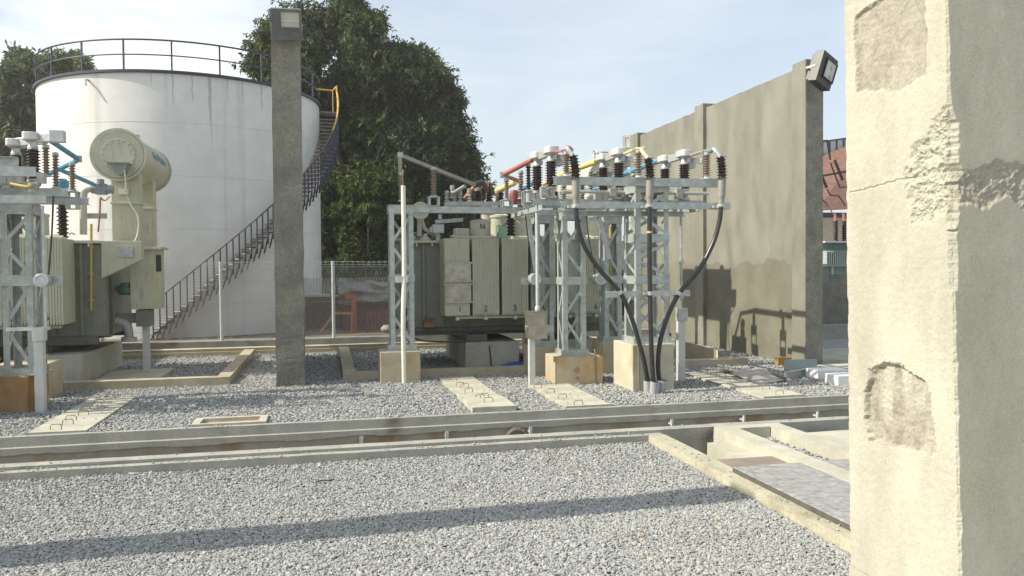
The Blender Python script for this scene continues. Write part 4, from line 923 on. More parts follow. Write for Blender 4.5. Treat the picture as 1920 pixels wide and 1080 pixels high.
# front post insulators, links and cable terminations
TERM = []
sp = [((1062,285),(1077,300),(1080,385)), ((1197,282),(1218,305),(1218,385)), ((1325,286),(1354,302),(1352,385))]
for k in range(3):
    nm = PH[k][0]; (a_, t_, c_) = sp[k]
    q = at(a_[0],335,14.42); top = at(a_[0],a_[1],14.42).z
    root = thing('post_insulator', 'brown post insulator on the upper cross arm, %s phase' % nm, 'insulator', (q.x,14.42,z2+.078), 'post insulators')
    b = MB(); b.box((q.x-.16,14.30,z2+.079),(q.x+.16,14.54,z2+.09)); b.lathe([(.09,0),(.05,.04),(.05,.06)], (q.x,14.42,z2+.09), n=12); b.build('base', galv2, root)
    post_ins((q.x,14.42,z2+.14), top-z2-.19, .082, 9, porc_l, root, core=.5)
    b = MB(); b.lathe([(0,0),(.07,0),(.07,.05),(.03,.06),(0,.06)], (q.x,14.42,top-.05), n=12); b.bar((q.x-.12,14.42,top+.01),(q.x+.12,14.42,top+.01),.05,.04); b.build('cap', alum, root)
    c = PX[k][1]
    b = MB().tube([(c.x+.05,15.0,4.62),(q.x-.03,14.45,top+.035),(q.x+.1,14.38,top+.035)], .028, 8); tag(b.build('bus_link', [redp,yelp,brownbus][k]), '%s link tube from the breaker head to the front post insulator' % ['red','yellow','grey'][k], 'bus link')
    # termination
    Yt = 14.06; p1_, p2_, p3_ = at(t_[0]-3,t_[1]-8,Yt), at((t_[0]+c_[0])/2+1,334 if k<2 else 334,Yt), at(c_[0],c_[1],Yt)
    root = thing('cable_termination', '%s phase cable termination with brown sheds, bent over towards its post insulator' % nm, 'cable end', (p3_.x,Yt,p3_.z), 'outdoor cable terminations')
    b = MB(); path = smooth_path([p1_, p1_.lerp(p2_,.5)+Vector((.012,0,0)), p2_], 16); rad = [.066+.052*max(0,math.sin(2*math.pi*i/len(path)*7.5))**2 for i in range(len(path))]; b.tube(path, rad, 14); b.build('sheds', porc, root)
    b = MB(); tp = smooth_path([(q.x+.10,14.40,top+.04), p1_+Vector((-.07,.12,.16)), p1_], 6); b.tube(tp, .042, 8); b.build('lug', [alum,pm('cream_lug',(.55,.50,.36),(.62,.57,.42),6,.45),alum][k], root); 
    b = MB(); b.tube([tp[2],tp[5]], .05, 8); b.build('phase_tape', PH[k][1], root)
    b = MB(); path = smooth_path([p2_, p2_.lerp(p3_,.5), p3_], 6); b.tube(path, [.075 if i < 9 else .06 for i in range(len(path))], 10); b.build('sleeve', pm('grey_sleeve', (.24,.23,.21), (.31,.30,.27), 10, .5), root)
    b = MB(); b.lathe([(.075,0),(.085,.01),(.085,.07),(.075,.08)], p3_-Vector((0,0,.06)), n=14); b.box((p3_.x-.14,Yt+.01,p3_.z-.045),(p3_.x-.06,Yt+.10,p3_.z+.0)); b.build('clamp', alum, root)
    TERM.append(p3_)
# black power cables
paths = [[(1080,388),(1083,420),(1096,462),(1124,505),(1162,548),(1182,590),(1200,648),(1210,690),(1216,728)],
         [(1218,388),(1218,440),(1218,500),(1219,550),(1220,610),(1222,670),(1226,730)],
         [(1352,388),(1349,415),(1337,456),(1311,505),(1273,551),(1250,598),(1237,645),(1234,690),(1239,728)]]
yy = [14.02,13.93,13.99]; lbs = ['left black cable sweeping down from the red phase termination','middle black cable hanging straight down with a yellow band','right black cable sweeping in from the far right termination']
for k in range(3):
    pts = [at(x,y,yy[k]) for x,y in paths[k]]; root = thing('power_cable', lbs[k], 'cable', (pts[-1].x,yy[k],0), 'black power cables')
    pts[-1].z = max(pts[-1].z,.04)
    b = MB(); b.tube(smooth_path(pts,8), .044, 12); b.build('sheath', black, root)
    i = 4 if k == 0 else (3 if k == 1 else 4); d = (pts[i+1]-pts[i-1]).normalized()
    b = MB(); b.cyl(pts[i]-d*.035, pts[i]+d*.035, .056, n=14); b.bar(pts[i]+Vector((-.13,-.0,0)), pts[i]+Vector((.13,0,0)), .05,.04, d); b.build('clamp', alum, root)
    if k == 1: b = MB(); q = at(1218,437,yy[k]); b.cyl(q, q+Vector((0,0,.035)), .049, n=14); b.build('colour_band', yelp, root)
    e = pts[-1]; g_ = MB(); g_.tube([e+Vector((0,0,-.1)), e+Vector((-.02+.02*k,-.05,.16))], .092, 14, cap=False); g_.tube([e+Vector((0,0,-.1)), e+Vector((-.02+.02*k,-.05,.16))], .078, 14, cap=False)
    tag(g_.build('duct_pipe', pm('grey_duct', (.36,.37,.37), (.43,.44,.44), 6, .5)), ['left','middle','right'][k]+' of the three grey duct stubs where the cables enter the gravel', 'duct', 'duct stubs at the cable plinth')

# ------------------------------------------------------------------ bus bars (Y behind)
def bus(pts, r, m, label, clamps=()):
    root = thing('bus_tube', label, 'bus bar', pts[0]); b = MB(); b.tube(pts, r, 10); b.build('tube', m, root)
    for p in clamps: b = MB(); b.obox(p, .12,.12,.12, Matrix.Identity(3)); b.build('clamp', alum, root)
    return root
RE = at(943,328,17.05)
bus([RE, at(972,313,16.6), at(1003,297,16.1)], .055, redp, 'red bus tube rising right to the rear red phase breaker pole', [RE])
bus([RE, at(978,341,18.4)], .045, redp, 'red bus tube running back from the elbow to the transformer', [])
bus([at(1118,303,16.2), at(1068,321,17.2), at(1020,345,18.6)], .062, yelp, 'long yellow bus tube sloping down behind the breaker poles', [at(1068,321,17.2)])
bus([at(966,342,18.8), at(928,360,19.6)], .07, yelp, 'short yellow bus tube end at the transformer bushings', [])
bus([at(1236,301,16.15), at(1152,333,19.2)], .06, blup, 'blue bus tube rising right in front of the concrete wall', [at(1185,320,17.9)])
bus([at(1152,333,19.2), at(1140,352,19.9), at(1050,362,20.4)], .05, blup, 'blue bus tube continuing back behind the front insulators', [])
bus([at(1000,343,18.6), at(960,366,19.6)], .055, blup, 'short blue bus tube end left of the red phase poles', [])
bus([at(905,345,18.9), at(890,350,19.0), at(872,372,19.2)], .055, redp, 'short bent red bus tube beside the neutral bushing', [])
b = MB().lathe([(0,0),(.075,.02),(.09,.09),(.08,.17),(.04,.21),(0,.22)], at(907,356,19.3), (.4,0,1), n=12); tag(b.build('insulating_boot', pm('orange_red_boot', (.46,.12,.06), (.54,.17,.09), 5, .45)), 'orange red rubber boot on top of the neutral end bushing', 'boot')
b = MB(); b.lathe([(0,0),(.10,.02),(.12,.22),(.08,.34),(0,.36)], at(964,384,18.6), n=12); tag(b.build('insulating_boot', pm('dark_red_boot',(.22,.05,.04),(.28,.07,.05),6,.5)), 'large dark red boot behind the left red phase insulator', 'boot')
# neutral bar
t0, t1, t2 = at(750,324,17.05), at(750,291,17.05), at(891,347,18.0)
root = thing('neutral_bus', 'brown grey neutral bar rising from the left column and sloping to the transformer', 'bus bar', t0)
b = MB(); b.bar(t0, t1+Vector((0,0,.03)), .075,.075, (0,1,0)); b.bar(t1, t2, .075,.075); b.build('bar', brownbus, root)
b = MB(); b.obox(t1, .11,.11,.11, Matrix.Identity(3)); b.build('elbow', galv, root)
b = MB(); b.tube(smooth_path([t2+Vector((.0,0,.0)), at(905,343,18.2), at(912,358,18.6)]), .07, 8); b.build('flexible_link', darkm, root)
def pins(px, ytop, ybot, Y, r, n, label, mt=porc_l, ped=None, zbase=None):
    q = at(px,ybot,Y); h = at(px,ytop,Y).z-q.z
    root = thing('post_insulator', label, 'insulator', q, 'post insulators')
    zb0 = zbase if zbase is not None else q.z
    b = MB()
    if ped:
        s_ = ped; b.box((q.x-s_,Y-s_,zb0),(q.x+s_,Y+s_,zb0+.015)); b.box((q.x-s_*1.15,Y-s_*1.15,q.z-.03),(q.x+s_*1.15,Y+s_*1.15,q.z-.012))
        for sx in (-1,1):
            for sy in (-1,1): b.box((q.x+sx*s_*.9-.02,Y+sy*s_*.9-.02,zb0+.015),(q.x+sx*s_*.9+.02,Y+sy*s_*.9+.02,q.z-.03))
    b.lathe([(r*1.1,-.012),(r*1.1,.01),(r*.6,.03)], q, n=12); b.build('pedestal', galv, root)
    post_ins(q+Vector((0,0,.02)), h-.06, r, n, mt, root, core=.5); b = MB(); b.lathe([(0,0),(r*.8,0),(r*.8,.05),(0,.06)], q+Vector((0,0,h-.05)), n=12); b.build('cap', alum, root); return root
pins(813,314,368,17.05,.075,10,'pale ribbed insulator under the sloping neutral bar',ped=.11,zbase=3.70)
pins(752,324,377,17.05,.062,10,'ribbed insulator on the leftmost lattice column under the neutral riser',zbase=3.72)
pins(950,335,374,17.05,.068,9,'ribbed insulator at the elbow of the red bus tube',ped=.11,zbase=3.70)
pins(991,308,358,16.5,.068,9,'ribbed insulator under the middle of the rising red bus tube',porc,ped=.12,zbase=3.70)
pins(977,320,372,17.6,.075,10,'pale ribbed surge arrester behind the red bus elbow',zbase=3.7)
pins(932,358,384,19.0,.055,5,'tiny ribbed insulator below the short yellow bus end',zbase=3.6)
pins(1057,345,385,17.5,.08,8,'ribbed insulator half hidden left of the red phase termination',zbase=3.6)
pins(1092,338,382,17.5,.08,9,'pale ribbed insulator behind the upper cross arm near the red termination',zbase=3.6)
pins(1108,318,360,16.5,.06,9,'thin ribbed insulator under the yellow bus tube',zbase=3.7)
pins(1205,345,385,16.5,.07,8,'ribbed insulator behind the yellow phase termination',zbase=3.7)
pins(1188,325,360,17.8,.07,8,'ribbed insulator under the blue bus tube nearest the wall',ped=.13,zbase=3.7)
pins(1154,340,372,19.2,.07,8,'ribbed insulator at the bend of the blue bus tube',ped=.13,zbase=3.6)
for i,(px,py,sz) in enumerate(((838,372,.05),(848,362,.05),(852,376,.055),(863,372,.05),(880,368,.05))):
    pins(px,py-14,py+9,18.7,.065,3,['leftmost','second','third','fourth','rightmost'][i]+' of the small grey two shed insulators beside the neutral bushing',alum)
b = MB().bar(at(834,384,18.7)+Vector((0,0,.02)),at(935,384,18.7)+Vector((0,0,.02)),.25,.10); tag(b.build('insulator_bracket', galv), 'flat steel bracket carrying the small grey insulators', 'bracket')
b = MB(); b.tube([at(846,365,18.7),at(872,349,18.4)], .05, 8); tag(b.build('grey_link', pm('grey_sleeve', (.24,.23,.21))), 'grey tube over the small insulators left of the neutral bushing', 'bus link')
# hand wheel above the yellow poles, bird like fitting
q = at(1115,288,16.6); b = MB(); b.lathe([(.075,-.01),(.09,0),(.075,.01),(.06,0),(.075,-.01)], q, (1,.3,0), 18); b.bar(q-Vector((0,0,.08)), q+Vector((0,0,.08)),.02,.02,(0,1,0)); b.tube([q,at(1136,288,16.6)], .025, 6); b.obox(at(1133,290,16.6), .16,.1,.12, Matrix.Identity(3)); tag(b.build('hand_wheel', galv), 'small hand wheel and fitting above the yellow bus tube', 'hand wheel')

# ------------------------------------------------------------------ steel cabinet, posts, rods
q = gnd(997,725); root = thing('steel_cabinet', 'small stainless steel cabinet on a white post', 'cabinet', (q.x,q.y,0))
a0, a1 = at(993,636,15.3), at(1026,585,15.3); zc0, zc1 = a0.z, a1.z
b = MB().box((a0.x,15.3,zc0),(a1.x,15.66,zc1)); b.build('body', stainless, root, bevel=.006)
b = MB().box((a0.x-.006,15.29,zc1),(a1.x+.01,15.67,zc1+.012)); b.build('lid', stainless, root)
b = MB().box((a0.x-.012,15.33,zc0+.03),(a0.x-.001,15.63,zc1-.03)); b.build('door', stainless, root, bevel=.003)
b = MB(); b.cyl((a0.x-.012,15.38,zc0+.24),(a0.x-.07,15.38,zc0+.24),.018,n=8); b.bar((a0.x-.06,15.38,zc0+.29),(a0.x-.06,15.38,zc0+.17),.02,.015,(0,1,0)); b.build('door_handle', alum, root)
xm = at(997,680,15.45).x
b = MB().box((xm-.06,15.40,-.05),(xm+.06,15.52,zc0)); b.build('post', whitepost, root, bevel=.006)
b = MB(); xr_ = at(1007,450,15.45).x; b.cyl((xr_,15.46,zc1),(xr_,15.46,3.72),.032,n=10); b.lathe([(.03,0),(.055,.02),(.055,.08),(.03,.11)], (xr_,15.46,zc1+.01), n=10); b.build('drive_rod', galv2, root)
b = MB().box((a1.x,15.42,zc0+.12),(a1.x+.16,15.60,zc0+.26)); b.build('side_bracket', galv, root)
q = gnd(1278,714); root = thing('white_post', 'white square post with a small box at right, rod running up from it', 'post', (q.x,q.y,0))
Yp = q.y; xa, xb = at(1272,650,Yp).x, at(1285,650,Yp).x
MB().box((xa,Yp,-.05),(xb,Yp+.12,at(1278,602,Yp).z)).build('shaft', whitepost, root, bevel=.006)
MB().box((xa-.01,Yp-.02,at(1278,602,Yp).z),(xb+.05,Yp+.14,at(1278,578,Yp).z)).build('box', galv, root, bevel=.005)
b = MB(); xm = at(1279,500,Yp).x; b.cyl((xm,Yp+.05,at(1279,578,Yp).z),(xm,Yp+.05,3.6),.028,n=8)
for y_ in (495,560): b.cyl((xm,Yp+.05,at(1279,y_,Yp).z),(xm,Yp+.05,at(1279,y_-8,Yp).z),.05,n=8)
b.build('drive_rod', galv, root)
q = gnd(758,717); root = thing('white_pole', 'slim cream pipe standing against the leftmost lattice column', 'pole', (q.x,16.62,0))
b = MB(); b.tube(smooth_path([(at(758,717,16.6).x,16.6,-.05), at(756,600,16.62), at(758,500,16.72), at(756,348,16.75)],8), .048, 10); b.build('pipe', whitep, root)
b = MB(); b.tube(smooth_path([at(756,348,16.75),at(755,330,16.75),at(756,321,16.78),at(752,318,16.85)],5), .018, 6); b.build('copper_tail', rust, root)
b = MB(); b.box((at(742,522,16.75).x,16.66,at(742,530,16.75).z),(at(764,522,16.75).x,16.80,at(742,518,16.75).z)); b.build('clamp', galv2, root)
# thin earth wires on the steelwork
for pts, lb in (([(1098,395,15.6),(1103,440,15.6),(1112,490,15.6),(1116,516,16.6)],'thin black earth wire right of the cabinet column, ending at the round cap'),([(984,392,16.9),(988,430,16.9),(995,480,16.9),(999,512,16.9)],'thin black earth wire from the neutral beam to the left round cap')):
    b = MB().tube(smooth_path([at(*p) for p in pts]), .014, 5); tag(b.build('earth_wire', black), lb, 'wire')
b = MB()
b.bar(at(990,398,17.0), at(1004,510,17.0), .09,.02,(0,1,0)); tag(b.build('diagonal_brace', galv2), 'flat diagonal brace left of the rear lattice column', 'brace')
b = MB(); b.bar(at(1124,412,16.6), at(1143,485,16.6), .10,.025,(0,1,0)); tag(b.build('diagonal_brace', galv2), 'flat sunlit diagonal brace left of the tallest lattice column', 'brace')
# ================================================================== POWER TRANSFORMER (built once for the middle bay, copied to the left bay)
T = thing('power_transformer', 'beige power transformer in the middle bay with numbered radiators', 'transformer', (4.4,20,0), 'beige power transformers')
FYR = 18.2
RX = [(2.63,3.20),(3.27,3.90),(3.97,4.60),(4.67,5.27),(5.33,5.93),(5.98,6.58)]
rz0, rz1 = 1.27, 3.06
for i, (xa, xb) in enumerate(RX):
    b = MB(); n = 11; pt = (xb-xa)/n
    for k in range(n):
        x = xa+pt*k
        b.box((x+.001,FYR+.003,rz0+.05),(x+pt-.004,FYR+.82,rz1-.05))          # fin
        b.box((x+pt*.15,FYR,rz0),(x+pt*.8,FYR+.83,rz1))                        # bead of the fin
    b.box((xa,FYR+.05,rz0+.02),(xb,FYR+.8,rz0+.05)); b.box((xa,FYR+.03,rz1-.05),(xb,FYR+.8,rz1-.02))
    if i == 0: b.box((xa-.003,FYR-.006,rz0+.02),(xb,FYR+.02,rz1)); b.box((xa-.012,FYR,rz0+.02),(xa,FYR+.83,rz1))
    rd = b.build('radiator', paint, T)
    xm = (xa+xb)/2
    MB().text(str(i+1), .20, (xm+(-.02 if i else .05),FYR-.012,rz0+.16), (1,0,0), (0,0,1)).build('number', ink if i == 0 else inkb, rd)
    b = MB(); b.cyl((xm,FYR+.14,rz0-.06),(xm,FYR-.0,rz0-.06),.045,n=10); b.cyl((xm,FYR+.12,rz0-.10),(xm,FYR+.12,rz0+.03),.04,n=10); b.build('drain_plug', paint_l, rd)
    b = MB(); b.cyl((xm,FYR+.25,rz1-.02),(xm,FYR+.25,rz1+.05),.04,n=8); b.tube(smooth_path([(xm,FYR+.4,rz1-.02),(xm,FYR+.45,rz1+.06),(xm,FYR+.8,rz1+.07),(xm,FYR+1.0,rz1+.02)]), .035, 8); b.build('top_pipe', paint_l, rd)
MB().cyl((2.9,FYR+.12,rz0-.045),(6.5,FYR+.12,rz0-.045),.035,n=10).build('bottom_header', paint_l, T)
MB().cyl((2.9,FYR+.35,rz1+.03),(6.5,FYR+.35,rz1+.03),.04,n=10).build('top_header', paint, T)
# stainless plates strapped on radiator 1
for za, zb_ in ((at(850,528,FYR).z,at(850,493,FYR).z),(at(850,567,FYR).z,at(850,533,FYR).z)):
    b = MB(); n = 10; xa, xb = RX[0][0]+.0, RX[0][1]+.03; vs = []
    for i in range(n+1):
        for j in range(5):
            x = xa+(xb-xa)*i/n; vs.append((x,FYR-.03-.012*noise.noise(Vector((x*5,j*.8,za*3))),za+(zb_-za)*j/4))
    b.add(vs, [(i*5+j,(i+1)*5+j,(i+1)*5+j+1,i*5+j+1) for i in range(n) for j in range(4)], True)
    for z in (za,zb_): b.box((xa-.03,FYR-.055,z-.02),(xb+.03,FYR-.012,z+.02))
    pl = b.build('wrapped_plate', stainless, T, fix=False)
# tank body
b = MB().box((1.95,19.05,.95),(6.95,21.6,2.98)); b.build('tank', paint_d, T, bevel=.02)
b = MB(); b.box((1.85,18.95,2.98),(7.05,21.7,3.04))
for k in range(14): b.box((2.05+k*.37,18.94,2.90),(2.09+k*.37,19.05,2.98))
b.build('tank_lid', paint, T)
b = MB()
for k in range(9): b.box((2.2+k*.56,18.98,1.0),(2.26+k*.56,19.05,2.95))
b.build('stiffener', paint_d, T)
b = MB(); b.box((1.9,18.95,.78),(7.0,19.15,.96)); b.box((1.9,21.4,.78),(7.0,21.6,.96)); b.box((2.0,19.15,.86),(6.9,21.4,.95))
for x in (3.2,5.6): b.box((x,18.7,.62),(x+.5,21.8,.80))
b.build('skid', pm('dark_skid', (.10,.10,.085), (.14,.14,.115), 5, .6), T)
b = MB(); b.tube(smooth_path([(2.0,18.9,.72),(2.3,18.75,.66),(3.6,18.6,.60),(3.72,18.55,.45),(3.75,18.5,0)],6), .02, 6); b.tube(smooth_path([(1.9,18.8,.95),(2.2,18.7,.88),(4.9,18.7,.84)],6), .025, 6); b.build('conduit', black, T)
b = MB(); b.box((2.2,18.75,.98),(2.5,18.95,1.16)); b.cyl((2.3,18.7,1.2),(2.3,18.9,1.2),.06,n=8); b.build('valve_box', rust, T)
# tap changer compartment at the left end
b = MB(); b.lathe([(0,0),(.44,0),(.44,2.0),(.50,2.02),(.50,2.09),(.30,2.16),(.28,2.28),(0,2.32)], (1.98,19.55,.95), n=24); b.build('tap_changer', paint_d, T)
b = MB(); b.box((1.58,19.0,1.0),(1.80,19.3,2.95)); b.build('drive_box', paint_d, T, bevel=.01)
b = MB()
for dx in (0,.09): b.tube(smooth_path([(1.72+dx,18.95,1.5),(1.72+dx,18.95,2.9),(1.76+dx,18.97,3.06),(1.95+dx,19.1,3.1)],6), .035, 8)
b.build('pipe', paint, T)
q = at(788,395,19.0); b = MB(); b.cyl((q.x,19.0,q.z),(q.x,19.35,q.z),.19,n=24); b.lathe([(.19,0),(.21,.02),(.21,.07),(.10,.08),(.10,.04),(0,.04)], (q.x,19.0,q.z), (0,-1,0), 24); b.cyl((q.x,19.2,q.z-.18),(q.x,19.2,3.15),.06,n=10); b.tube(smooth_path([(q.x+.05,19.2,q.z-.18),(q.x+.15,19.2,3.3),(q.x+.5,19.3,3.12)],6), .045, 8); b.build('oil_gauge', paint, T)
q0, q1 = at(811,437,19.0), at(832,421,19.0); b = MB().box((q0.x,18.95,q0.z),(q1.x,19.2,q1.z)); b.cyl(((q0.x+q1.x)/2,19.07,3.04),((q0.x+q1.x)/2,19.07,q0.z),.05,n=10); b.box((q0.x-.06,19.0,q0.z+.02),(q0.x,19.15,q0.z+.14)); b.build('relief_valve', whitepost, T, bevel=.008)
b = MB(); b.lathe([(0,0),(.13,0),(.13,.05),(.06,.08),(.05,.16),(0,.17)], (2.3,19.1,3.04), n=12); b.build('thermometer_pocket', paint, T)
b = MB(); q0, q1 = at(852,441,18.75), at(880,428,18.75); b.box((q0.x,18.7,3.04),(q1.x,18.95,q1.z)); b.build('marshalling_cover', paint, T, bevel=.03)
b = MB(); q0, q1 = at(816,416,19.1), at(868,412,19.1); b.bar(q0, q1, .10,.09); b.cyl(at(825,411,19.1), at(825,402,19.1), .045, n=8); b.build('bracket_bar', galv, T)
# neutral turret and bushing
q = at(901,428,18.95); tz = q.z
b = MB(); b.lathe([(0,3.0-tz),(.245,3.0-tz),(.245,at(900,418,18.95).z-tz),(.26,at(900,417,18.95).z-tz),(.26,at(900,415,18.95).z-tz),(.12,at(900,411,18.95).z-tz),(0,at(900,411,18.95).z-tz)], q, n=24); tur = b.build('neutral_turret', paint_l, T)
MB().text('N', .17, (q.x+.0,18.695,q.z+.03), (1,0,.0), (0,0,1)).build('letter', ink, tur)
zb0 = at(896,411,18.95).z; bt = at(896,358,18.95).z
bsh = post_ins((at(896,400,18.95).x,18.95,zb0), bt-zb0, .115, 13, porc, T, core=.62, name='neutral_bushing')
b = MB(); b.lathe([(0,0),(.08,0),(.08,.06),(.03,.08),(.03,.13),(0,.13)], (at(896,400,18.95).x,18.95,bt), n=12); b.build('bushing_terminal', brownbus, bsh)
q = at(958,440,18.75); b_t = at(958,400,18.75).z
bsh = post_ins((q.x,18.75,3.05), b_t+.12-3.05, .12, 9, porc, T, core=.62, name='phase_bushing')
for px, Y, r, ty in ((915,19.6,.20,395),(937,19.5,.27,402),(975,19.6,.26,405),(1040,19.6,.26,405)):
    q = at(px,430,Y); zt_ = at(px,ty,Y).z; b = MB(); b.lathe([(r,0),(r,zt_-3.1),(r*1.08,zt_-3.09),(r*1.08,zt_-3.04),(r*.6,zt_-3.0),(0,zt_-2.99)], (q.x,Y,3.0), n=20); tr_ = b.build('phase_turret', paint_l, T)
    post_ins((q.x+.02,Y,zt_), .62, .11, 10, porc_l if px == 975 else porc, tr_, core=.6, name='bushing')
b = MB(); b.tube(smooth_path([at(938,425,18.9),at(952,415,18.9),at(968,401,18.9)]), .04, 8); b.build('oil_pipe', paint_l, T)
q = at(941,433,18.5); b = MB(); b.box((q.x-.10,18.45,3.07),(q.x+.10,18.65,3.36)); b.build('green_guard', pm('pale_green_plastic', (.20,.36,.26), (.26,.42,.31), 6, .5), T)
# ---- right hand end: conservator, support, cabinet
dX = 11.9
E_ = lambda px, py, Y: at(px,py,Y)+Vector((dX,0,0))
c = E_(222,290,20.5); cr_ = .57; CL = 3.1
b = MB(); b.lathe([(0,.0),(cr_*.97,.0),(cr_,.03),(cr_,CL),(cr_*.97,CL+.03),(0,CL+.03)], (c.x,20.5,c.z), (0,1,0), 40)
for y_ in (.0,CL): b.lathe([(cr_,y_-.02),(cr_+.05,y_-.02),(cr_+.05,y_+.02),(cr_,y_+.02)], (c.x,20.5,c.z), (0,1,0), 40)
cons = b.build('conservator', paint, T)
b = MB(); b.lathe([(0,.03),(cr_*.66,.03),(cr_*.68,.05)], (c.x,20.445,c.z), (0,1,0), 30)
for k in range(16): a = 2*math.pi*k/16; b.cyl((c.x+cr_*.6*math.cos(a),20.46,c.z+cr_*.6*math.sin(a)),(c.x+cr_*.6*math.cos(a),20.42,c.z+cr_*.6*math.sin(a)),.022,n=6)
b.bar((c.x,20.42,c.z+.22),(c.x,20.42,c.z+.32),.02,.02,(0,1,0)); b.build('end_cover', paint, cons)
b = MB(); b.cyl((c.x,20.75,c.z+cr_-.02),(c.x,20.75,c.z+cr_+.10),.03,n=8); b.lathe([(0,0),(.12,0),(.12,.06),(.05,.09),(0,.1)], (c.x+.25,21.0,c.z+cr_-.08), n=12); b.build('filler_cap', paint_l, cons)
# worn blue lettering on the conservator's right flank (illegible in the photograph)
b = MB(); random.seed(11)
b.bar((c.x+(cr_+.005)*math.cos(R(14)),21.5,c.z+(cr_+.005)*math.sin(R(14))),(c.x+(cr_+.005)*math.cos(R(14)),23.2,c.z+(cr_+.005)*math.sin(R(14))),.03,.006,(math.cos(R(14)),0,math.sin(R(14))))
for k in range(8):
    y_ = 21.55+k*.20
    for j in range(3):
        a = R(9+random.uniform(-6,4)); r_ = cr_+.006
        a2 = a+R(random.uniform(8,16)); b.bar((c.x+r_*math.cos(a),y_+random.uniform(0,.1),c.z+r_*math.sin(a)),(c.x+r_*math.cos(a2),y_+random.uniform(.02,.12),c.z+r_*math.sin(a2)),.05,.008,(math.cos(a),0,math.sin(a)))
b.build('blue_lettering', pm('faded_blue', (.10,.22,.30), (.15,.28,.36), 8, .6), cons)
zt_ = c.z
s0, s1 = E_(208,330,20.7), E_(263,460,20.7)
b = MB().box((s0.x,20.7,s1.z),(s1.x,21.1,s0.z+.25)); b.box((s0.x-.02,20.66,E_(230,383,20.7).z),(s1.x+.02,21.12,E_(230,383,20.7).z+.05)); b.build('neck_panel', paint, T, bevel=.006)
s2, s3 = E_(263,330,22.3), E_(285,465,22.3)
b = MB().box((s2.x,22.3,s3.z-.2),(s3.x+.05,22.7,s2.z+.3)); b.box((s2.x,22.26,E_(270,393,22.3).z),(s3.x+.07,22.72,E_(270,393,22.3).z+.05)); b.build('rear_neck', paint, T, bevel=.006)
g_ = [E_(190,452,19.0),E_(265,452,19.0),E_(265,487,19.0),E_(190,522,19.0)]; b = MB().prism(g_, (0,.30,0)); b.build('gusset', paint, T, bevel=.006)
b = MB(); q0, q1 = E_(222,482,18.98), E_(250,462,18.98); b.box((q0.x,18.975,q0.z),(q1.x,18.999,q1.z)); b.build('name_plate', galv, T)
b = MB(); q0, q1 = E_(201,322,20.25), E_(242,305,20.25); b.box((q0.x,20.15,q1.z-.03),(q1.x,20.6,q1.z)); b.prism([(q0.x+.05,20.2,q1.z-.03),(q1.x-.02,20.2,q1.z-.03),(q1.x-.12,20.2,q0.z-.05),(q0.x+.2,20.2,q0.z-.05)], (0,.3,0)); b.build('gauge_bracket', pm('dark_galv', (.22,.24,.23), (.28,.30,.29), 6, .5), T)
b = MB(); pts = [E_(233,318,20.2),E_(236,345,20.3),E_(236,362,20.6),E_(246,385,20.6),E_(258,405,20.6),E_(259,430,20.6),E_(252,452,20.5),E_(236,458,20.5),E_(213,452,20.5)]; b.tube(smooth_path(pts,6), .016, 6); b.obox(E_(232,359,20.62), .2,.1,.13, Matrix.Identity(3)); b.build('gauge_cable', whitep, T)
q0, q1 = E_(245,580,19.7), E_(287,468,19.7)
b = MB().box((q0.x,19.7,q0.z),(q1.x,20.35,q1.z)); b.prism([(q1.x,19.7,q0.z),(q1.x+.12,19.9,q0.z),(q1.x+.12,20.3,q0.z),(q1.x,20.35,q0.z)], (0,0,q1.z-q0.z)); cab = b.build('control_cabinet', paint, T, bevel=.008)
b = MB().box((q0.x-.05,19.62,q1.z),(q1.x+.2,20.42,q1.z+.06)); b.build('cabinet_roof', paint, cab, bevel=.006)
b = MB(); b.prism([(q1.x+.045,19.77,q1.z-.50),(q1.x+.125,19.89,q1.z-.50),(q1.x+.125,19.89,q1.z-.12),(q1.x+.045,19.77,q1.z-.12)], (.012,-.01,0)); b.build('cabinet_window', darkm, cab)
q0, q1 = E_(257,612,19.9), E_(284,580,19.9); b = MB().box((q0.x,19.8,q0.z),(q1.x,20.2,q1.z)); b.build('cable_box', rust if False else paint_d, T, bevel=.006)
q0, q1 = E_(221,606,19.95), E_(258,587,19.95); b = MB().prism([(q0.x,19.9,q1.z),(q1.x,19.9,q1.z),(q1.x,19.9,q0.z),(q0.x+.12,19.9,q0.z),(q0.x,19.9,q0.z+.1)], (0,.2,0)); b.build('cable_arm', paint_d, T)
b = MB(); x = E_(273,650,19.9).x; b.box((x-.07,19.93,-.0),(x+.07,20.05,q0.z)); b.build('cabinet_leg', whitepost, T)
b = MB(); q = E_(238,540,19.9); b.lathe([(0,-.16),(.15,-.16),(.20,-.10),(.20,0),(.15,.04),(.14,.12),(0,.14)], q, n=18); b.cyl(q+Vector((-.5,.0,.0)), q, .06, n=8); b.build('oil_pump', grn, T)
b = MB(); b.tube(smooth_path([E_(205,600,19.9),E_(232,606,19.9),E_(240,616,19.9),E_(242,634,19.9)],6), .10, 12); b.cyl(E_(242,632,19.9),E_(242,640,19.9),.17,n=14); b.build('drain_elbow', pm('grey_valve', (.36,.37,.35), (.42,.43,.41), 6, .45), T)
b = MB(); b.cyl(E_(171,582,19.0),E_(171,420,19.0),.028,n=8); 
for y_ in (465,515,565): b.cyl(E_(171,y_,19.0),E_(171,y_-4,19.0),.05,n=8)
b.build('oil_pipe', yelpipe, T)
q0, q1 = E_(190,640,19.4), E_(205,500,19.4); b = MB().box((E_(147,0,19.05).x,19.06,.96),(q1.x,21.4,2.95)); b.box((q1.x-.25,19.3,.9),(q1.x,19.6,2.9)); b.build('tank_end', paint_d, T)
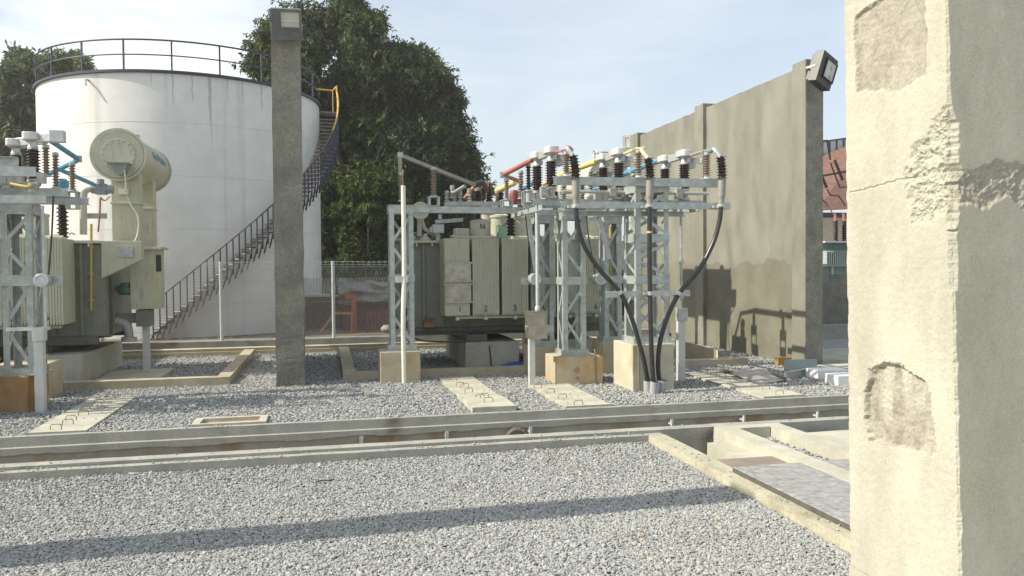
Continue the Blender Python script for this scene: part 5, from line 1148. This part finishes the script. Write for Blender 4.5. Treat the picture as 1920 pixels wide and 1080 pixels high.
b = MB(); b.tube(smooth_path([E_(156,440,19.8),E_(156,370,19.8),E_(160,357,19.8),E_(172,353,19.8),E_(180,353,19.8)],6), .085, 12); b.build('relay_pipe', paint_l, T)
b = MB(); q = E_(190,355,19.8); b.obox(q, .22,.2,.24, Matrix.Identity(3)); b.cyl(q+Vector((-.2,0,0)), q+Vector((.25,0,0)), .10, n=12); b.cyl(q+Vector((.0,-.05,.1)), q+Vector((0,-.05,.22)), .08, n=10); b.build('gas_relay', pm('grey_relay', (.20,.24,.23), (.27,.31,.30), 6, .4), T)
b = MB(); b.tube(smooth_path([E_(188,372,19.7),E_(187,400,19.7),E_(184,435,19.7)]), .02, 6); b.tube(smooth_path([E_(188,370,19.7),E_(196,376,19.7),E_(206,368,19.7)]), .018, 6); b.build('red_conduit', redp, T)
b = MB(); b.bar(E_(150,405,20.0), E_(200,405,20.0), .08,.12); b.build('bracket_bar', galv, T)
q = E_(118,440,19.3); zt2 = E_(118,385,19.3).z
post_ins((q.x,19.3,3.0), zt2+.25-3.0, .13, 12, porc, T, core=.62, name='phase_bushing')
b = MB(); b.lathe([(0,0),(.06,0),(.06,.05),(0,.06)], (q.x+.2,18.7,3.04), n=8); b.tube([E_(128,440,18.6),E_(134,436,18.6),E_(140,440,18.6)], .02, 6); b.build('lifting_eye', paint, T)
# copies
T1 = dup(T, (-dX,0,0), 'beige power transformer at far left with big raised conservator drum')
for ch in COL.objects:
    if ch.parent == T and ch.name.split('.')[0] == 'conservator': ch.location = (.3,0,-.42)
# foundations
def pad(x0,x1,y0,y1,h,label):
    b = MB().box((x0,y0,-.05),(x1,y1,h)); tag(b.build('foundation_block', conc, bevel=.012), label, 'foundation')
pad(3.15,4.45,18.55,21.8,.62,'concrete block under the left half of the middle transformer'); pad(5.3,6.4,18.55,21.8,.62,'concrete block under the right half of the middle transformer')
pad(-8.8,-7.4,18.55,21.8,.62,'concrete block under the left half of the far left transformer'); pad(-6.3,-5.05,18.3,21.8,.62,'concrete block under the right half of the far left transformer')
x = at(273,650,19.9).x; pad(x-.75,x+.55,18.6,20.3,.06,'thin concrete base below the cabinet leg at left'); pad(x-.75+dX,x+.55+dX,18.6,20.3,.06,'thin concrete base below the cabinet leg at right')
q = at(950,683,18.35); b = MB(); n = 14
for i in range(n+1):
    for j in range(5):
        u, v = i/n, j/4; b.v.append(Vector((3.75+1.1*u, 18.05+.45*v, .02+.14*max(0,math.sin(math.pi*u))*math.sin(math.pi*v*.8+.3)*(1+.6*noise.noise(Vector((u*5,v*4,1)))))))
for i in range(n):
    for j in range(4): k = i*5+j; b.f.append([k,k+5,k+6,k+1]); b.sm.append(True)
tag(b.build('blue_sheet', tarp, loc=(4.3,18.3,0), fix=False), 'crumpled blue plastic sheet lying before the transformer foundation', 'sheet')

# ================================================================== LEFT BAY SWITCHGEAR
p0_, p1_ = gnd(53,775), gnd(-30,780)
plinth(p0_.x-.95,p0_.x,p0_.y,p0_.y+1.0,.62,'rust stained plinth with painted-in shade at the left edge of the picture', None, pm('rusty_shaded_plinth', (.30,.23,.13), (.40,.33,.21), 2.2, .9, 0, .25, 50, fine=.12, dirt=((.30,.15,.05), 1.6, .42, .66, (1.4,1.4,.8))))  # rust stains over a base colour darkened to imitate its shaded side
xa, xb = at(4,560,15.05).x, at(62,560,15.05).x
lattice(xa,xb,15.05,15.6,.62,3.52,'lattice column at the left edge of the picture', ties=(.56,))
q = at(88,700,16.6); plinth(q.x-.85,q.x+.06,16.5,17.3,.66,'dark plinth behind the white post at far left',(q.x+.03,))
def shift_label(src, off, label): return dup(src, off, label)
oz = Vector((0,0,0))
a = at(30,290,16.0); c = at(62,300,15.2)
rx = POLES[2][0].location; fx = POLES[2][1].location
dup(POLES[2][0], (a.x-rx.x,0,0), 'ribbed breaker pole with white head, leftmost one in view')
dup(POLES[2][1], (c.x-fx.x,0,0), 'ribbed breaker pole with white head in front of the tank at far left')
flat_link((a.x,15.95,4.68),(at(85,240,15.6).x,15.6,4.69),'flat link from the leftmost breaker head, pointing right')
flat_link((c.x,15.2,4.64),(at(118,258,14.9).x,14.9,4.66),'flat link with square end block beside the left bay breaker head')
b = MB().obox(at(108,256,14.88), .22,.16,.20, Matrix.Identity(3)); tag(b.build('end_block', whitepost, bevel=.01), 'pale square terminal block at the end of the left bay link', 'terminal')
steel_beam((at(-30,341,14.6).x,14.6,at(0,303,14.6).z),(at(35,303,14.6).x,14.6,at(0,303,14.6).z),.15,.075,'end of the upper cross arm entering from the left edge')
zz = at(60,360,15.1).z
steel_beam((at(-60,360,15.1).x,15.1,zz),(at(127,360,15.1).x,15.1,zz),.14,.07,'front platform beam in the left bay', side=-1)
steel_beam((at(-60,376,15.9).x,15.9,at(100,377,15.9).z),(at(166,377,15.9).x,15.9,at(100,377,15.9).z),.12,.07,'longer lower platform beam in the left bay', side=-1)
steel_beam((at(-60,540,14.98).x,14.98,at(0,527,14.98).z),(at(118,527,14.98).x,14.98,at(0,527,14.98).z),.17,.06,'mid height cross beam with a round cap in the left bay', side=-1)
q = at(83,525,14.85); root = thing('pipe_end', 'round capped pipe end on the mid height beam at far left', 'pipe end', q)
MB().cyl((q.x,14.92,q.z),(q.x,14.72,q.z),.10,n=20).build('drum', alum, root); b = MB(); b.lathe([(.10,0),(.115,.01),(.115,.04),(.085,.05),(.07,.03),(0,.03)], (q.x,14.72,q.z), (0,-1,0), 20); b.build('cap', galv2, root)
q = gnd(71,776); root = thing('white_post', 'white square post on the gravel at far left', 'post', (q.x,q.y,0))
xa, xb = at(64,700,q.y).x, at(81,700,q.y).x
MB().box((xa,q.y,-.05),(xb,q.y+.16,at(70,640,q.y).z)).build('shaft', whitepost, root, bevel=.006)
MB().box((xa-.015,q.y-.02,at(70,640,q.y).z),(xb+.02,q.y+.18,at(70,614,q.y).z)).build('box', whitepost, root, bevel=.005)
b = MB(); xm = at(71,500,q.y).x; b.cyl((xm,q.y+.3,at(71,614,q.y).z-.1),(xm,q.y+.3,3.5),.026,n=8); b.build('drive_rod', galv2, root)
b = MB().bar(at(12,618,q.y+.1), at(66,616,q.y+.1), .05,.06); tag(b.build('tie_bar', galv2), 'short horizontal tie bar from the left column to the white post', 'bar')
bus([at(92,262,16.0), at(146,298,17.4)], .05, blup, 'blue grey bus tube sloping down right in the left bay', [at(146,298,17.4)])
bus([at(146,300,17.4), at(92,326,18.0)], .05, blup, 'blue bus tube folding back below the left bay elbow', [])
bus([at(112,318,18.0), at(176,346,19.6)], .045, blup, 'lower blue bus tube running to the left transformer relay', [])
pins(87,272,330,15.9,.075,10,'pale ribbed insulator under the blue bus start in the left bay',zbase=3.7)
pins(105,286,352,16.2,.072,11,'thin pale ribbed insulator in the middle of the left bay',zbase=3.6)
pins(136,305,358,17.4,.075,10,'pale ribbed insulator below the blue elbow in the left bay',ped=.10,zbase=3.6)
b = MB().tube([(at(-40,330,15.0).x,15.0,3.86),(at(76,330,15.0).x,15.0,3.86)], .035, 8)
for px in (8,22,36,78): b.obox(at(px,334,14.98), .12,.12,.18, Matrix.Identity(3))
tag(b.build('drive_shaft', alum), 'horizontal drive tube under the left bay breaker poles', 'shaft')
b = MB(); b.lathe([(0,0),(.11,0),(.12,.12),(.06,.18),(0,.18)], at(118,352,18.0), n=12); tag(b.build('insulating_boot', blup), 'small blue boot behind the left bay insulators', 'boot')
b = MB().tube(smooth_path([at(20,345,14.9),at(50,350,14.85),at(58,345,14.9)]), .03, 6); tag(b.build('yellow_link', yelp), 'short yellow lead above the left bay beam', 'bus link')
b = MB().tube(smooth_path([at(100,368,15.0),at(97,440,15.0),at(91,515,14.95)]), .016, 5); tag(b.build('earth_wire', black), 'thin black earth wire hanging in the left bay', 'wire')

# the rest of the left bay, outside the picture but throwing its shadows into it
SH = Vector((-12.0,0,0)); done = set()
for o in list(COL.objects):
    l = o.get('label','')
    for key, new in (('lattice column on the orange','lattice column of the left bay, outside the picture'),('tallest lattice column','tall lattice column of the left bay, outside the picture'),('lower long cross arm','lower cross arm of the left bay, outside the picture'),('upper long cross arm carrying','upper cross arm of the left bay, outside the picture'),
        ('front beam of the breaker','front platform beam of the left bay, outside the picture'),('rear beam of the breaker','rear platform beam of the left bay, outside the picture'),('rear ribbed breaker pole of the red','rear red phase pole of the left bay, outside the picture'),('front ribbed breaker pole of the red','front red phase pole of the left bay, outside the picture'),
        ('rear ribbed breaker pole of the yellow','rear yellow phase pole of the left bay, outside the picture'),('front ribbed breaker pole of the yellow','front yellow phase pole of the left bay, outside the picture'),('tall pale plinth','tall plinth of the left bay, outside the picture'),('orange stained plinth with','plinth of the left bay, outside the picture')):
        if l.startswith(key) and key not in done: done.add(key); dup(o, SH, new)

# ================================================================== LOOSE THINGS NEAR THE RIGHT WALL
q = at(1466,680,17.05); root = thing('fibre_bundle', 'ochre fibre bundle standing at the foot of the fire wall', 'bundle', (q.x,17.0,0))
b = MB(); n = 14
for k in range(n):
    x = q.x-.16+.32*k/(n-1); b.tube([(x,16.95+.03*math.sin(k*2),-.02),(x+.01*math.sin(k),16.94,.10),(x,16.95,.19+.015*math.sin(k*3))], .022, 6)
b.box((q.x-.17,16.94,.0),(q.x+.17,17.06,.19)); b.build('fibres', rope, root)
sheetm = pm('scrap_sheet', (.30,.30,.30), (.50,.48,.44), 3, .45, .4, .05, 10)
b = MB(); pts = [gnd(1370,700,.1),gnd(1424,722,.02),gnd(1478,712,.05),gnd(1420,690,.16)]; b.prism(pts, (0,0,.015)); tag(b.build('scrap_sheet', sheetm), 'bent grey scrap steel sheet lying on the gravel', 'scrap')
b = MB(); b.bar(gnd(1412,692,.10)+Vector((0,.1,0)), gnd(1472,712,.06), .05,.09); tag(b.build('scrap_angle', rust), 'rusty steel angle leaning over the scrap sheet', 'scrap')
b = MB(); p, q = gnd(1472,712,.0), gnd(1528,704,.0); b.channel(p+Vector((0,0,.09)), q+Vector((0,.1,.09)), .16,.07); tag(b.build('scrap_channel', galv), 'grey steel channel lying beyond the scrap sheet', 'scrap')
b = MB(); p, q = gnd(1470,695,.0), gnd(1532,694,.0); b.bar(p+Vector((0,0,.13)), q+Vector((0,0,.13)), .03,.24); tag(b.build('steel_plate', pm('teal_grey_plate', (.26,.32,.31), (.33,.39,.38), 4, .5)), 'grey green plate standing on edge near the fire wall', 'plate')
b = MB(); b.tube(smooth_path([gnd(1380,706,.03),gnd(1400,700,.08),gnd(1420,697,.10),gnd(1418,702,.05),gnd(1440,700,.1)],5), .02, 6); b.tube(smooth_path([gnd(1340,700,.03),gnd(1365,697,.05),gnd(1392,702,.03)],5), .03, 6); tag(b.build('cable_scrap', rust), 'tangle of rusty cable scraps on the gravel', 'scrap')
for (px,py,w_,d_,h_,lb) in ((1558,711,.62,.45,.19,'larger white plaster block'),(1592,722,.5,.45,.19,'white plaster block partly behind the chipped column')):
    q = gnd(px,py); b = MB().box((q.x-w_/2,q.y,-.02),(q.x+w_/2+.1,q.y+d_,h_)); tag(b.build('white_block', plast, bevel=.01), lb+' on the gravel', 'block')
b = MB(); loft_x(b, [(16.6,.05),(15.9,.05),(15.9,-.08),(16.6,-.08)], 11.0, 13.5, .12, .005); tag(b.build('cover_slab', conc), 'wide pale slab in front of the fire wall end', 'concrete slab')
# corrugated low screen beyond the kerb
root = thing('corrugated_sheet', 'low ribbed cream sheet leaning beyond the right pit kerb', 'sheet', (9.3,19.5,0))
b = MB(); p, q = at(1268,650,19.5), at(1345,668,18.2); n = 44
for k in range(n+1):
    f = k/n; o = .03*(1 if (k//2)%2 else -1); x = p.x+(q.x-p.x)*f; y = 19.6-1.4*f+o; b.v += [Vector((x,y,.0)), Vector((x,y,.46-.18*f))]
for k in range(n): b.f.append([2*k,2*k+2,2*k+3,2*k+1]); b.sm.append(False)
b.build('ribs', pm('cream_sheet', (.48,.43,.29), (.54,.49,.34), 5, .6), root, fix=False)
S.render.film_transparent = False
# ================================================================== HAZE
hm = bpy.data.materials.new('warm_haze'); hm.use_nodes = True; t = hm.node_tree; t.nodes.clear()
vo_ = t.nodes.new('ShaderNodeVolumePrincipled'); vo_.inputs['Color'].default_value = (.96,.95,.90,1); vo_.inputs['Density'].default_value = .0008; vo_.inputs['Anisotropy'].default_value = .2
oo = t.nodes.new('ShaderNodeOutputMaterial'); t.links.new(vo_.outputs[0], oo.inputs['Volume'])
b = MB().box((-62,-25,-1.7),(80,110,22)); o = b.build('haze', hm, loc=(0,0,0)); o['kind'] = 'stuff'; o['label'] = 'thin warm haze filling the yard'
S.cycles.volume_step_rate = 4; S.cycles.volume_max_steps = 64; S.cycles.volume_bounces = 0
